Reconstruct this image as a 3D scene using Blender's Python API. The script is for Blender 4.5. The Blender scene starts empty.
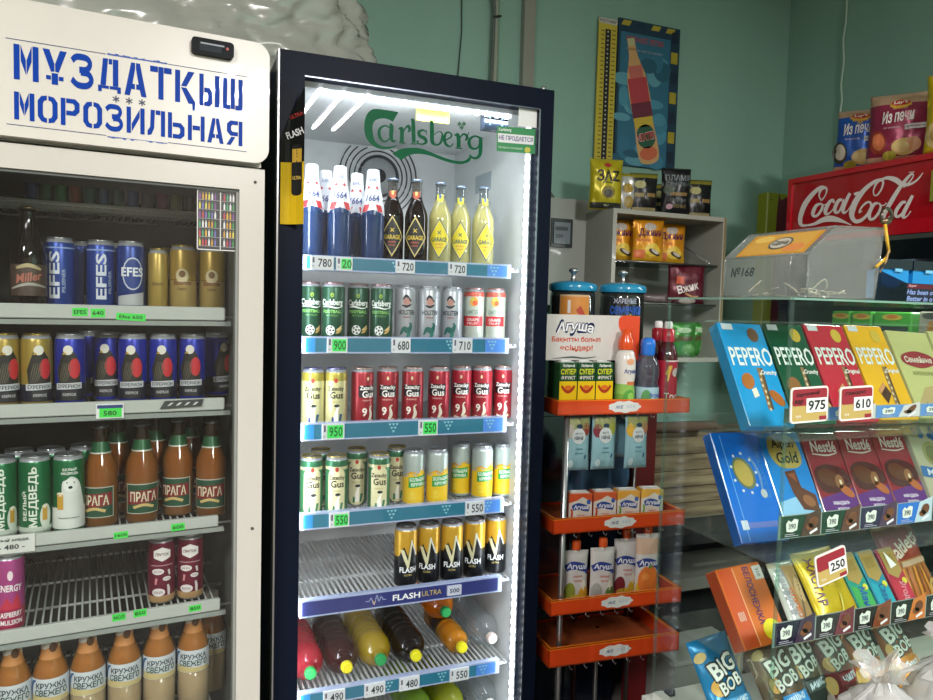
import bpy, math, random
from mathutils import Vector, Matrix, noise
from mathutils.geometry import tessellate_polygon
random.seed(7)
LAMP1 = 95; LAMP2 = 62; LEDE = 2.9; EXPO = -0.33
CAMROLL = 0.0264866
SC = bpy.context.scene
COL = SC.collection
PI = math.pi
R = math.radians

# ------------------------------------------------------------------ camera
F = 732.8; PT = R(3.4817); RO = R(1.5176); YAW = R(22.3); H = 1.45
def ray(px, py):
    u = px-466.5; v = 350-py
    c, s = math.cos(RO), math.sin(RO)
    x = c*u-s*v; up = s*u+c*v
    Y = F*math.cos(PT)+up*math.sin(PT); Z = -F*math.sin(PT)+up*math.cos(PT)
    c, s = math.cos(YAW), math.sin(YAW)
    return (x*c+Y*s, -x*s+Y*c, Z)
class Frame:
    """a piece of furniture's own axes on the floor plan; on() measures where a sight line of the survey photo meets a plane of it"""
    def __init__(s, ox, oy, r):
        s.o = (ox, oy); s.r = r; s.c = math.cos(r); s.s = math.sin(r)
        s.M = Matrix.Translation((ox, oy, 0)) @ Matrix.Rotation(r, 4, 'Z')
    def loc(s, p):
        dx, dy = p[0]-s.o[0], p[1]-s.o[1]
        return Vector((dx*s.c+dy*s.s, -dx*s.s+dy*s.c, p[2]))
    def on(s, px, py, d=0.0):
        r = ray(px, py); n = (-s.s, s.c)
        t = (d+n[0]*s.o[0]+n[1]*s.o[1])/(n[0]*r[0]+n[1]*r[1])
        return s.loc((t*r[0], t*r[1], H+t*r[2]))
    def w(s, x, y, z): return s.M @ Vector((x, y, z))
B = Frame(.2374, 1.7375, 0); W = Frame(.194, 1.638, R(5.05)); O = Frame(1.006, 1.776, R(-4.1))
G = Frame(.869, .836, 0); WL = Frame(0, 2.5, 0); K = Frame(2.08, 0, PI/2)

# ------------------------------------------------------------------ materials
def srgb(h):
    if isinstance(h, tuple): return h
    h = h.lstrip('#'); o = []
    for i in (0, 2, 4):
        c = int(h[i:i+2], 16)/255
        o.append(c/12.92 if c <= .04045 else ((c+.055)/1.055)**2.4)
    return (o[0], o[1], o[2], 1)
def nm(name):
    m = bpy.data.materials.new(name); m.use_nodes = True
    nt = m.node_tree; nt.nodes.clear()
    return m, nt.nodes, nt.links
MATS = {}
def col_node(N, L, amt=.06, scale=40):
    a = N.new('ShaderNodeAttribute'); a.attribute_name = 'Col'
    tc = N.new('ShaderNodeTexCoord'); no = N.new('ShaderNodeTexNoise'); no.inputs['Scale'].default_value = scale
    L.new(tc.outputs['Object'], no.inputs['Vector'])
    mr = N.new('ShaderNodeMapRange'); mr.inputs[3].default_value = 1-amt; mr.inputs[4].default_value = 1+amt
    L.new(no.outputs[0], mr.inputs[0])
    mx = N.new('ShaderNodeVectorMath'); mx.operation = 'SCALE'
    L.new(a.outputs['Color'], mx.inputs[0]); L.new(mr.outputs[0], mx.inputs['Scale'])
    return mx.outputs[0]
def finish(name, rough=.5, metal=0, coat=0, trans=0, bump=0, bscale=200, amt=.05):
    m, N, L = nm(name)
    o = N.new('ShaderNodeOutputMaterial'); p = N.new('ShaderNodeBsdfPrincipled')
    L.new(col_node(N, L, amt), p.inputs['Base Color'])
    p.inputs['Roughness'].default_value = rough; p.inputs['Metallic'].default_value = metal
    p.inputs['Coat Weight'].default_value = coat
    if bump:
        no = N.new('ShaderNodeTexNoise'); no.inputs['Scale'].default_value = bscale
        tc = N.new('ShaderNodeTexCoord'); L.new(tc.outputs['Object'], no.inputs['Vector'])
        b = N.new('ShaderNodeBump'); b.inputs['Strength'].default_value = bump; b.inputs['Distance'].default_value = .002
        L.new(no.outputs[0], b.inputs['Height']); L.new(b.outputs[0], p.inputs['Normal'])
    L.new(p.outputs[0], o.inputs[0]); MATS[name] = m
finish('matte', .75, bump=.15); finish('print', .42); finish('gloss', .16, coat=.4); finish('foil', .3, .25, bump=.25, bscale=60)
finish('metal', .28, .9); finish('tin', .33, .35); finish('enamel', .3, coat=.2, amt=.02)
finish('satin', .38, amt=.02); MATS['satin'].node_tree.nodes['Principled BSDF'].inputs['Specular IOR Level'].default_value = .07
def glassy(name, transp, rough, tint_fac=1.0, diffuse=0.0, ior=1.45, transl=0.0):
    """thin sheet: transparent mixed with a little diffuse and a fresnel gloss"""
    m, N, L = nm(name)
    o = N.new('ShaderNodeOutputMaterial')
    c = col_node(N, L, .02)
    t = N.new('ShaderNodeBsdfTransparent'); L.new(c, t.inputs[0])
    d = N.new('ShaderNodeBsdfDiffuse'); L.new(c, d.inputs[0])
    tl = N.new('ShaderNodeBsdfTranslucent'); L.new(c, tl.inputs[0])
    dm = N.new('ShaderNodeMixShader'); dm.inputs[0].default_value = transl; L.new(d.outputs[0], dm.inputs[1]); L.new(tl.outputs[0], dm.inputs[2])
    m1 = N.new('ShaderNodeMixShader'); m1.inputs[0].default_value = 1-transp
    L.new(t.outputs[0], m1.inputs[1]); L.new(dm.outputs[0], m1.inputs[2])
    g = N.new('ShaderNodeBsdfGlossy'); g.inputs['Roughness'].default_value = rough
    lw = N.new('ShaderNodeLayerWeight'); lw.inputs[0].default_value = .5
    pw = N.new('ShaderNodeMath'); pw.operation = 'POWER'; pw.inputs[1].default_value = 5; L.new(lw.outputs['Facing'], pw.inputs[0])
    f0 = ((ior-1)/(ior+1))**2
    mr = N.new('ShaderNodeMapRange'); mr.inputs[3].default_value = f0; mr.inputs[4].default_value = .2 if name in ('casepane', 'acrylic') else .8; L.new(pw.outputs[0], mr.inputs[0])
    m2 = N.new('ShaderNodeMixShader'); L.new(mr.outputs[0], m2.inputs[0]); L.new(m1.outputs[0], m2.inputs[1]); L.new(g.outputs[0], m2.inputs[2])
    L.new(m2.outputs[0], o.inputs[0]); MATS[name] = m
glassy('glass', 1, .01, ior=1.35); glassy('casepane', 1, .05, ior=1.3); glassy('acrylic', .975, .06); glassy('film', .45, .18, transl=.4, ior=1.6)
glassy('liquid', .42, .05, transl=.6, ior=2.0); glassy('dkglass', .58, .05, transl=.4, ior=1.65); glassy('clearpet', .82, .04, transl=.5, ior=2.0)
glassy('film2', .80, .10, transl=.5, ior=1.6); glassy('film3', .25, .2, transl=.35, ior=1.9)
def emis(name, strength):
    m, N, L = nm(name); o = N.new('ShaderNodeOutputMaterial'); e = N.new('ShaderNodeEmission')
    a = N.new('ShaderNodeAttribute'); a.attribute_name = 'Col'
    L.new(a.outputs['Color'], e.inputs[0]); e.inputs[1].default_value = strength; L.new(e.outputs[0], o.inputs[0]); MATS[name] = m
emis('led', 9); emis('led_soft', 2.2); emis('tube', 7)
def wallmat(name, c1, c2, scale=1.2, bump=.2, rough=.6, streak=False):
    m, N, L = nm(name)
    o = N.new('ShaderNodeOutputMaterial'); p = N.new('ShaderNodeBsdfPrincipled'); p.inputs['Roughness'].default_value = rough
    tc = N.new('ShaderNodeTexCoord'); mp = N.new('ShaderNodeMapping'); L.new(tc.outputs['Object'], mp.inputs[0])
    if streak: mp.inputs['Scale'].default_value = (1, 1, .15)
    n1 = N.new('ShaderNodeTexNoise'); n1.inputs['Scale'].default_value = scale; n1.inputs['Detail'].default_value = 6
    L.new(mp.outputs[0], n1.inputs['Vector'])
    r = N.new('ShaderNodeValToRGB'); r.color_ramp.elements[0].position = .35; r.color_ramp.elements[1].position = .7
    r.color_ramp.elements[0].color = srgb(c1); r.color_ramp.elements[1].color = srgb(c2)
    L.new(n1.outputs[0], r.inputs[0]); L.new(r.outputs[0], p.inputs['Base Color'])
    n2 = N.new('ShaderNodeTexNoise'); n2.inputs['Scale'].default_value = 60; L.new(tc.outputs['Object'], n2.inputs['Vector'])
    b = N.new('ShaderNodeBump'); b.inputs['Strength'].default_value = bump; b.inputs['Distance'].default_value = .003
    L.new(n2.outputs[0], b.inputs['Height']); L.new(b.outputs[0], p.inputs['Normal']); L.new(p.outputs[0], o.inputs[0])
    MATS[name] = m
wallmat('wall_paint', '#7fa898', '#90b8a8', 1.6, .25, .55, True)
wallmat('plain_paint', '#877f74', '#948b80', 1.4, .1, .6)
wallmat('ceiling_paint', '#c9cdc6', '#d8dad3', 1, .1, .8)
wallmat('floor_tile', '#77706a', '#8b847c', 3, .1, .4)
def woodmat(name, c1, c2):
    m, N, L = nm(name)
    o = N.new('ShaderNodeOutputMaterial'); p = N.new('ShaderNodeBsdfPrincipled'); p.inputs['Roughness'].default_value = .6
    tc = N.new('ShaderNodeTexCoord'); mp = N.new('ShaderNodeMapping'); mp.inputs['Scale'].default_value = (.8, 5, 9)
    L.new(tc.outputs['Object'], mp.inputs[0]); n = N.new('ShaderNodeTexNoise'); n.inputs['Detail'].default_value = 8; L.new(mp.outputs[0], n.inputs['Vector'])
    r = N.new('ShaderNodeValToRGB'); r.color_ramp.elements[0].color = srgb(c1); r.color_ramp.elements[1].color = srgb(c2)
    r.color_ramp.elements[0].position = .35; r.color_ramp.elements[1].position = .65
    L.new(n.outputs[0], r.inputs[0]); L.new(r.outputs[0], p.inputs['Base Color']); L.new(p.outputs[0], o.inputs[0]); MATS[name] = m
woodmat('wood', '#6f5f4c', '#b0a080')

# ------------------------------------------------------------------ mesh builder
def subd(tris, Lm):
    out = []; st = list(tris)
    while st:
        a, b, c = st.pop()
        e = [(math.dist(a, b), 0), (math.dist(b, c), 1), (math.dist(c, a), 2)]
        m, k = max(e)
        if m <= Lm or len(out) > 6000: out.append((a, b, c)); continue
        if k == 0: p = ((a[0]+b[0])/2, (a[1]+b[1])/2); st += [(a, p, c), (p, b, c)]
        elif k == 1: p = ((b[0]+c[0])/2, (b[1]+c[1])/2); st += [(a, b, p), (a, p, c)]
        else: p = ((a[0]+c[0])/2, (a[1]+c[1])/2); st += [(a, b, p), (p, b, c)]
    return out
class MB:
    def __init__(s): s.v = []; s.f = []; s.c = []; s.m = []; s.s = []; s.M = Matrix()
    def add(s, vs, fs, col, fin='print', sm=False, M=None):
        n = len(s.v); MM = s.M if M is None else s.M @ M
        s.v += [MM @ Vector(v) for v in vs]
        multi = isinstance(col, list)
        for i, f in enumerate(fs):
            s.f.append([n+k for k in f]); s.c.append(srgb(col[i]) if multi else srgb(col)); s.m.append(fin); s.s.append(sm)
        return s
    def box(s, lo, hi, col, fin='print', M=None, bev=0):
        x0, y0, z0 = lo; x1, y1, z1 = hi
        if not bev:
            vs = [(x0,y0,z0),(x1,y0,z0),(x1,y1,z0),(x0,y1,z0),(x0,y0,z1),(x1,y0,z1),(x1,y1,z1),(x0,y1,z1)]
            return s.add(vs, [(0,3,2,1),(4,5,6,7),(0,1,5,4),(1,2,6,5),(2,3,7,6),(3,0,4,7)], col, fin, False, M)
        b = bev; out = []
        # octagonal-section box with chamfered vertical and horizontal edges
        rings = []
        for z, i in ((z0, b), (z0+b, 0), (z1-b, 0), (z1, b)):
            X0, X1, Y0, Y1 = x0+i, x1-i, y0+i, y1-i
            rings.append([(X0+b,Y0,z),(X1-b,Y0,z),(X1,Y0+b,z),(X1,Y1-b,z),(X1-b,Y1,z),(X0+b,Y1,z),(X0,Y1-b,z),(X0,Y0+b,z)])
        vs = [p for r in rings for p in r]; fs = []
        for k in range(3):
            for j in range(8):
                a = k*8+j; c = k*8+(j+1) % 8; fs.append((a, c, c+8, a+8))
        fs.append(tuple(reversed(range(8)))); fs.append(tuple(range(24, 32)))
        return s.add(vs, fs, col, fin, False, M)
    def lathe(s, prof, cols, n=24, fin='print', M=None, sm=True, caps=True):
        """prof [(r,z)..]; cols one colour or one per segment"""
        vs = []; fs = []; cl = []
        for r, z in prof:
            for j in range(n):
                a = 2*PI*j/n; vs.append((r*math.sin(a), -r*math.cos(a), z))
        for k in range(len(prof)-1):
            c = cols[k] if isinstance(cols, list) else cols
            for j in range(n):
                a = k*n+j; b = k*n+(j+1) % n; fs.append((a, b, b+n, a+n)); cl.append(c)
        if caps:
            if prof[0][0] > 1e-5: fs.append(tuple(reversed(range(n)))); cl.append(cl[0])
            if prof[-1][0] > 1e-5: fs.append(tuple(range((len(prof)-1)*n, len(prof)*n))); cl.append(cl[-1])
        return s.add(vs, fs, cl, fin, sm, M)
    def tube(s, pts, r, col, fin='metal', n=8, M=None):
        pts = [Vector(p) for p in pts]; vs = []; fs = []
        for i, p in enumerate(pts):
            d = (pts[min(i+1, len(pts)-1)]-pts[max(i-1, 0)]).normalized()
            a = d.cross(Vector((0, 0, 1)) if abs(d.z) < .9 else Vector((1, 0, 0))).normalized(); b = d.cross(a)
            for j in range(n):
                t = 2*PI*j/n; vs.append(p+a*math.cos(t)*r+b*math.sin(t)*r)
        for i in range(len(pts)-1):
            for j in range(n):
                a = i*n+j; b = i*n+(j+1) % n; fs.append((a, b, b+n, a+n))
        fs.append(tuple(reversed(range(n)))); fs.append(tuple(range((len(pts)-1)*n, len(pts)*n)))
        return s.add(vs, fs, col, fin, True, M)
    def dec(s, tris, col, fmap, fin='print', Lm=None):
        """lay flat artwork (u,v triangles) onto a surface"""
        if Lm: tris = subd(tris, Lm)
        vs = []; fs = []
        for t in tris:
            n = len(vs); vs += [fmap(*p) for p in t]; fs.append((n, n+1, n+2))
        return s.add(vs, fs, col, fin, False)
    def mesh(s, name):
        me = bpy.data.meshes.new(name); me.from_pydata([tuple(v) for v in s.v], [], s.f)
        fins = list(dict.fromkeys(s.m))
        for f in fins: me.materials.append(MATS[f])
        me.polygons.foreach_set('material_index', [fins.index(m) for m in s.m])
        me.polygons.foreach_set('use_smooth', s.s)
        ca = me.color_attributes.new('Col', 'FLOAT_COLOR', 'CORNER'); d = []
        for f, c in zip(s.f, s.c): d += list(c)*len(f)
        ca.data.foreach_set('color', d); me.update(); return me
def obj(name, mb, parent=None, M=None, weld=False, **props):
    me = mb if isinstance(mb, bpy.types.Mesh) else mb.mesh(name)
    o = bpy.data.objects.new(name, me); COL.objects.link(o)
    if parent: o.parent = parent
    if M is not None: o.matrix_local = M
    for k, v in props.items(): o[k] = v
    return o
def tag(o, label, cat, group=None, kind=None):
    o['label'] = label; o['category'] = cat
    if group: o['group'] = group
    if kind: o['kind'] = kind
    return o
def empty(name, M, label=None, cat=None, group=None):
    o = bpy.data.objects.new(name, None); COL.objects.link(o); o.matrix_local = M; o.empty_display_size = .05
    if label: tag(o, label, cat, group)
    return o
def struct(name, mb):
    o = obj(name, mb); o['kind'] = 'structure'; return o
class Proto:
    """one thing built once: list of (part name, mesh, index of parent); spawn() links copies that share the mesh data"""
    def __init__(s, *parts): s.parts = [(n, m.mesh(n), p) for n, m, p in parts]
    def spawn(s, M, label, cat, group=None):
        os = []
        for n, me, p in s.parts:
            o = bpy.data.objects.new(n, me); COL.objects.link(o)
            if p is None: o.matrix_local = M
            else: o.parent = os[p]
            os.append(o)
        return tag(os[0], label, cat, group)
def TR(x, y, z, rz=0, rx=0, ry=0):
    return Matrix.Translation((x, y, z)) @ Matrix.Rotation(rz, 4, 'Z') @ Matrix.Rotation(ry, 4, 'Y') @ Matrix.Rotation(rx, 4, 'X')
def face(p): return -math.atan2(p[0], p[1])

# ------------------------------------------------------------------ flat artwork
_TC = {}
def text(st, w=None, h=None, bold=.02, shear=0, x=0, y=0, rot=0, res=2):
    if .025 < bold <= .08: bold = .025
    if bold > .08:
        w1 = w*(1-bold*.5) if w else w; h1 = h*(1-bold*.6) if h else h; out = []
        hh = h or w/max(1, len(st))*1.4; d_ = bold*hh*.55
        for a in range(8): out += text(st, w1, h1, .015, shear, x+d_*math.cos(a*PI/4), y+d_*math.sin(a*PI/4), rot, res)
        return out
    key = (st, bold, shear, res)
    if key not in _TC:
        cu = bpy.data.curves.new('t', 'FONT'); cu.body = st; cu.size = 1; cu.offset = bold; cu.shear = shear; cu.resolution_u = res
        o = bpy.data.objects.new('t', cu); COL.objects.link(o)
        dg = bpy.context.evaluated_depsgraph_get(); dg.update(); me = bpy.data.meshes.new_from_object(o.evaluated_get(dg))
        me.calc_loop_triangles(); vs = [(v.co.x, v.co.y) for v in me.vertices]
        _TC[key] = [tuple(vs[i] for i in t.vertices) for t in me.loop_triangles]
        bpy.data.objects.remove(o); bpy.data.curves.remove(cu); bpy.data.meshes.remove(me)
    T = _TC[key]
    xs = [p[0] for t in T for p in t]; ys = [p[1] for t in T for p in t]
    if not xs: return []
    cx, cy = (min(xs)+max(xs))/2, (min(ys)+max(ys))/2; W0, H0 = max(xs)-min(xs), max(ys)-min(ys)
    sx = sy = None
    if w: sx = w/W0
    if h: sy = h/H0
    sx = sx or sy; sy = sy or sx
    c, s = math.cos(rot), math.sin(rot); out = []
    for t in T:
        q = []
        for p in t:
            a, b = (p[0]-cx)*sx, (p[1]-cy)*sy; q.append((x+a*c-b*s, y+a*s+b*c))
        out.append(tuple(q))
    return out
def rect(x0, y0, x1, y1): return [((x0, y0), (x1, y0), (x1, y1)), ((x0, y0), (x1, y1), (x0, y1))]
def ell(cx, cy, rx, ry, n=18, a0=0, a1=2*PI, rot=0):
    c, s = math.cos(rot), math.sin(rot); P = []
    for i in range(n+1):
        a = a0+(a1-a0)*i/n; u, v = rx*math.cos(a), ry*math.sin(a); P.append((cx+u*c-v*s, cy+u*s+v*c))
    return [((cx, cy), P[i], P[i+1]) for i in range(n)]
def poly(P):
    v = [Vector((p[0], p[1], 0)) for p in P]
    return [tuple(P[i] for i in t) for t in tessellate_polygon([v])]
def spline(P, n=6, closed=False):
    out = []; N = len(P)
    for i in range(N if closed else N-1):
        g = (lambda k: P[k % N]) if closed else (lambda k: P[min(max(k, 0), N-1)])
        a, b, c, d = g(i-1), g(i), g(i+1), g(i+2)
        for k in range(n):
            t = k/n
            out.append(tuple(.5*((2*b[j])+(-a[j]+c[j])*t+(2*a[j]-5*b[j]+4*c[j]-d[j])*t*t+(-a[j]+3*b[j]-3*c[j]+d[j])*t**3) for j in range(len(a))))
    if not closed: out.append(tuple(P[-1]))
    return out
def stroke(P, w=None, n=5, cap=True):
    """ribbon along a smoothed path; P of (x,y) or (x,y,width)"""
    P = [p if len(p) == 3 else (p[0], p[1], w) for p in P]
    S = spline(P, n); L = []; Rr = []
    for i, p in enumerate(S):
        a, b = S[max(i-1, 0)], S[min(i+1, len(S)-1)]; dx, dy = b[0]-a[0], b[1]-a[1]; d = math.hypot(dx, dy) or 1
        nx, ny = -dy/d*p[2]/2, dx/d*p[2]/2; L.append((p[0]+nx, p[1]+ny)); Rr.append((p[0]-nx, p[1]-ny))
    T = []
    for i in range(len(S)-1): T += [(L[i], Rr[i], Rr[i+1]), (L[i], Rr[i+1], L[i+1])]
    return T
def xf(T, sx=1, sy=1, dx=0, dy=0, rot=0):
    c, s = math.cos(rot), math.sin(rot)
    return [tuple((dx+(p[0]*sx)*c-(p[1]*sy)*s, dy+(p[0]*sx)*s+(p[1]*sy)*c) for p in t) for t in T]
def clipx(T, x0, x1): return [t for t in T if x0 <= sum(p[0] for p in t)/3 <= x1]
def cylmap(r, off=.0004): return lambda u, v: ((r+off)*math.sin(u/r), -(r+off)*math.cos(u/r), v)
def cylrmap(rf, off=.0005):
    """u is an angle times .03; rf(z) radius"""
    return lambda u, v: ((rf(v)+off)*math.sin(u/.03), -(rf(v)+off)*math.cos(u/.03), v)
def plmap(y=-.0004, M=None):
    if M is None: return lambda u, v: (u, y, v)
    return lambda u, v: M @ Vector((u, y, v))
# ================================================================== ROOM
def wall(name, lo, hi, fin='wall_paint', c='#ffffff'):
    m = MB(); m.box(lo, hi, c, fin); return struct(name, m)
wall('wall_back', (-3, 2.5, 0), (2.6, 2.6, 2.95))
wall('wall_right', (2.5, -3.5, 0), (2.6, 2.5, 2.95))
wall('wall_left', (-3.1, -3.5, 0), (-3, 2.6, 2.95), 'plain_paint')
wall('wall_front', (-3.1, -3.6, 0), (2.6, -3.5, 2.95), 'plain_paint')
wall('floor', (-3.1, -3.6, -.1), (2.6, 2.6, 0), 'floor_tile')
wall('ceiling', (-3.1, -3.6, 2.95), (2.6, 2.6, 3.05), 'ceiling_paint')

def area(name, loc, sx, sy, energy, col=(1, 1, 1), rot=(0, 0, 0)):
    l = bpy.data.lights.new(name, 'AREA'); l.shape = 'RECTANGLE'; l.size = sx; l.size_y = sy; l.energy = energy; l.color = col
    o = bpy.data.objects.new(name, l); COL.objects.link(o); o.location = loc; o.rotation_euler = rot; return o
def lamp(x, y, label, e):
    t = empty('ceiling_lamp', TR(x, y, 2.95), label, 'ceiling lamp')
    m = MB(); m.box((-.26, -.62, -.05), (.26, .62, 0), '#e4e6e2', 'enamel'); obj('lamp_housing', m, t)
    for k in (-1, 0, 1):
        m = MB(); m.tube([(k*.16, -.58, -.075), (k*.16, .58, -.075)], .014, '#f4faff', 'tube'); obj('fluorescent_tube', m, t)
    for k in (-1, 0, 1): area('lamp_light', (x+k*.16, y, 2.852), .03, 1.16, e, (1, .955, .93))
lamp(1.1, -2.0, 'white three tube ceiling lamp above the shop floor by the glass case', LAMP1)
lamp(-1.3, -.9, 'white three tube ceiling lamp above the aisle before the freezer', LAMP2)

def prism(m, P, z0, z1, col, fin='print', M=None):
    """polygon P (x,z) extruded along y from z0 to z1"""
    n = len(P); vs = [(p[0], z0, p[1]) for p in P]+[(p[0], z1, p[1]) for p in P]
    fs = [tuple(range(n)), tuple(reversed(range(n, 2*n)))]+[(i, i+n, (i+1) % n+n, (i+1) % n) for i in range(n)]
    return m.add(vs, fs, col, fin, False, M)
def rrect(x0, z0, x1, z1, r, n=5, corners='1111'):
    P = []
    for k, (cx, cz, a) in enumerate(((x1-r, z0+r, -PI/2), (x1-r, z1-r, 0), (x0+r, z1-r, PI/2), (x0+r, z0+r, PI))):
        if corners[k] == '0': P.append(((x1, z0), (x1, z1), (x0, z1), (x0, z0))[k]); continue
        for i in range(n+1):
            t = a+PI/2*i/n; P.append((cx+r*math.cos(t), cz+r*math.sin(t)))
    return P
def frame_ring(m, x0, z0, x1, z1, X0, Z0, X1, Z1, y0, y1, col, fin='gloss'):
    """outer x0..x1,z0..z1 with opening X0..X1,Z0..Z1"""
    m.box((x0, y0, z0), (X0, y1, z1), col, fin); m.box((X1, y0, z0), (x1, y1, z1), col, fin)
    m.box((X0, y0, Z1), (X1, y1, z1), col, fin); m.box((X0, y0, z0), (X1, y1, Z0), col, fin)

# ================================================================== BLACK FRIDGE
bf = empty('display_fridge', B.M, 'tall black framed glass door drinks fridge with lit white interior', 'fridge')
NAVY = '#0f1626'
m = MB()
m.box((.0, .04, .08), (.03, .66, 2.018), NAVY, 'satin'); m.box((.676, .04, .08), (.706, .66, 2.018), NAVY, 'satin')
m.box((.03, .04, 1.985), (.676, .66, 2.018), NAVY, 'satin'); m.box((.03, .64, .08), (.676, .66, 1.985), NAVY, 'satin'); m.box((.03, .04, .08), (.676, .64, .14), NAVY, 'satin')
obj('cabinet', m, bf)
m = MB(); LN = '#cfd1d2'
m.box((.03, .045, .14), (.045, .62, 1.97), LN, 'print'); m.box((.664, .045, .14), (.676, .62, 1.97), LN, 'print')
m.box((.045, .045, 1.955), (.664, .62, 1.985), '#d8dadb', 'print'); m.box((.045, .61, .15), (.664, .64, 1.955), LN, 'print'); m.box((.045, .045, .14), (.664, .62, .16), LN, 'print')
obj('interior_lining', m, bf)
m = MB(); frame_ring(m, 0, .08, .706, 2.02, .056, .2, .663, 1.967, 0, .038, NAVY, 'satin')
m.box((-.004, .002, .08), (0, .036, 2.02), '#9a9c9e', 'metal'); m.box((.663, -.001, .2), (.667, .0, 1.967), '#7f8590', 'metal')
m.box((.056, -.001, 1.965), (.663, .0, 1.968), '#6c7280', 'metal')
dfm = obj('door_frame', m, bf)
m = MB(); m.lathe([(.006, 0), (.006, .012)], '#d8d8d8', 10, 'metal', M=TR(.683, .02, 2.02)); obj('hinge_pin', m, dfm)
m = MB(); m.box((.056, .014, .2), (.663, .018, 1.967), '#fbfdfd', 'glass'); dg = obj('door_glass', m, bf)
# artwork on the glass, drawn in survey pixels and measured onto the pane
def bpix(d=.0125):
    def f(u, v):
        q = B.on(u, v, d); return Vector((q.x, d, q.z))
    return f
GRN = '#0a5a3a'
def c1(P): return [(355+p[0]/6.911, 100+p[1]/6.911)+((p[2]/6.911,) if len(p) == 3 else ()) for p in P]
m = MB(); bp = bpix()
Cc = c1(spline([(300,84),(230,72),(150,62),(110,70),(78,108),(64,170),(70,240),(98,292),(145,328),(205,340),(262,330),(290,312),(240,322),(185,318),(140,285),(124,230),(122,175),(140,142),(180,128),(225,132),(262,150)], 4))
m.dec(poly(Cc), GRN, bp, 'satin')
AR = [[(240,190,9),(205,178,10),(172,200,16),(168,245,18),(188,280,12),(215,285,9),(238,265,9)], [(238,165,5),(252,180,22),(250,250,22),(262,285,14),(285,278,5)],
      [(300,200,6),(322,198,22),(324,240,22),(322,292,24)], [(305,296,7),(345,298,7)], [(330,225,7),(352,190,10),(368,180,16),(378,205,16),(366,222,6)],
      [(385,140,5),(400,142,20),(404,220,22),(406,296,22)], [(385,302,7),(430,304,7)],
      [(490,218,8),(470,208,10),(442,220,16),(448,248,18),(480,265,20),(492,290,16),(470,305,10),(435,300,8),(432,280,14)], [(494,205,4),(494,240,4)],
      [(518,150,5),(530,152,20),(532,220,24),(535,290,20),(560,310,10),(588,300,12),(602,265,14),(600,228,8),(575,220,5),(548,240,5)],
      [(618,280,8),(648,266,8),(668,248,10),(655,226,9),(630,228,12),(618,262,16),(625,300,16),(655,322,10),(680,300,6)],
      [(688,245,6),(708,240,20),(716,270,22),(716,328,22)], [(695,332,7),(740,336,7)], [(720,272,6),(742,240,10),(765,240,14),(776,262,14),(762,280,6),(782,240,5),(785,222,6)],
      [(870,265,12),(830,250,10),(796,268,16),(788,300,18),(805,332,14),(840,335,10),(862,305,8)], [(855,262,5),(885,262,6)], [(868,262,20),(868,330,22),(862,380,18),(835,402,14),(800,392,10),(790,378,6)]]
for i_, P in enumerate(AR): m.dec(stroke(c1([(a_, b_, w_*1.22) for a_, b_, w_ in P])), GRN, bpix(.0124-.00008*i_), 'satin')
m.dec(poly(c1(spline([(258,372),(300,345),(350,332),(420,330),(480,342),(560,376),(640,406),(710,422),(760,418),(790,395),(800,378),(806,392),(790,425),(740,442),(680,438),(600,415),(520,385),(440,372),(380,380),(345,398),(320,416)], 3))), GRN, bp, 'satin')
for a, b in ((722,165),(752,165),(737,190)): m.dec(xf(poly([(0,-18),(16,0),(0,18),(-16,0)]), 1/6.911, 1/6.911, 355+a/6.911, 100+b/6.911), GRN, bp)
obj('brand_decal', m, dg)
def quadpix(m, P, col, fin='print', f=None): m.dec(poly(P), col, f or bp, fin)
def textpix(m, st, P, col, f=None, w=.9, h=.5, cy=.5, cx=.5, bold=.02, shear=0):
    """fit text inside a survey-pixel quad P=[tl,tr,br,bl]"""
    T = text(st, 1, 1, bold, shear)
    def mp(u, v):
        a = cx+u*w; b = 1-(cy+v*h)
        x = (1-b)*((1-a)*P[0][0]+a*P[1][0])+b*((1-a)*P[3][0]+a*P[2][0]); y = (1-b)*((1-a)*P[0][1]+a*P[1][1])+b*((1-a)*P[3][1]+a*P[2][1])
        return (f or bp)(x, y)
    m.dec(T, col, mp)
bq = bpix(.0120)
m = MB(); quadpix(m, [(519,105),(538,107),(537,128),(518,126)], '#e9ecec'); obj('white_sticker', m, dg)
m = MB(); Pq = [(497,126),(535.5,129),(535,154),(496.5,151)]; quadpix(m, Pq, '#2f8a52')
Pm = [(498,133),(534,136),(533.5,145),(498,142)]; m.dec(poly(Pm), '#e6e8ec', bq); textpix(m, 'НЕ ПРОДАЕТСЯ', Pm, '#5a4b86', bpix(.0115), .95, .6)
textpix(m, 'Carlsberg', [(498,127),(512,128),(512,133),(498,132)], '#f2f6f2', bpix(.0115), .9, .8)
m.dec(ell(527.5,150,3,3,12), '#c9c24a', bq); textpix(m, 'ПРАВИЛА ХРАНЕНИЯ', [(498,145),(523,147),(523,151),(498,149)], '#bfe0c8', bpix(.0115), .95, .5)
obj('green_sticker', m, dg)
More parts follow.
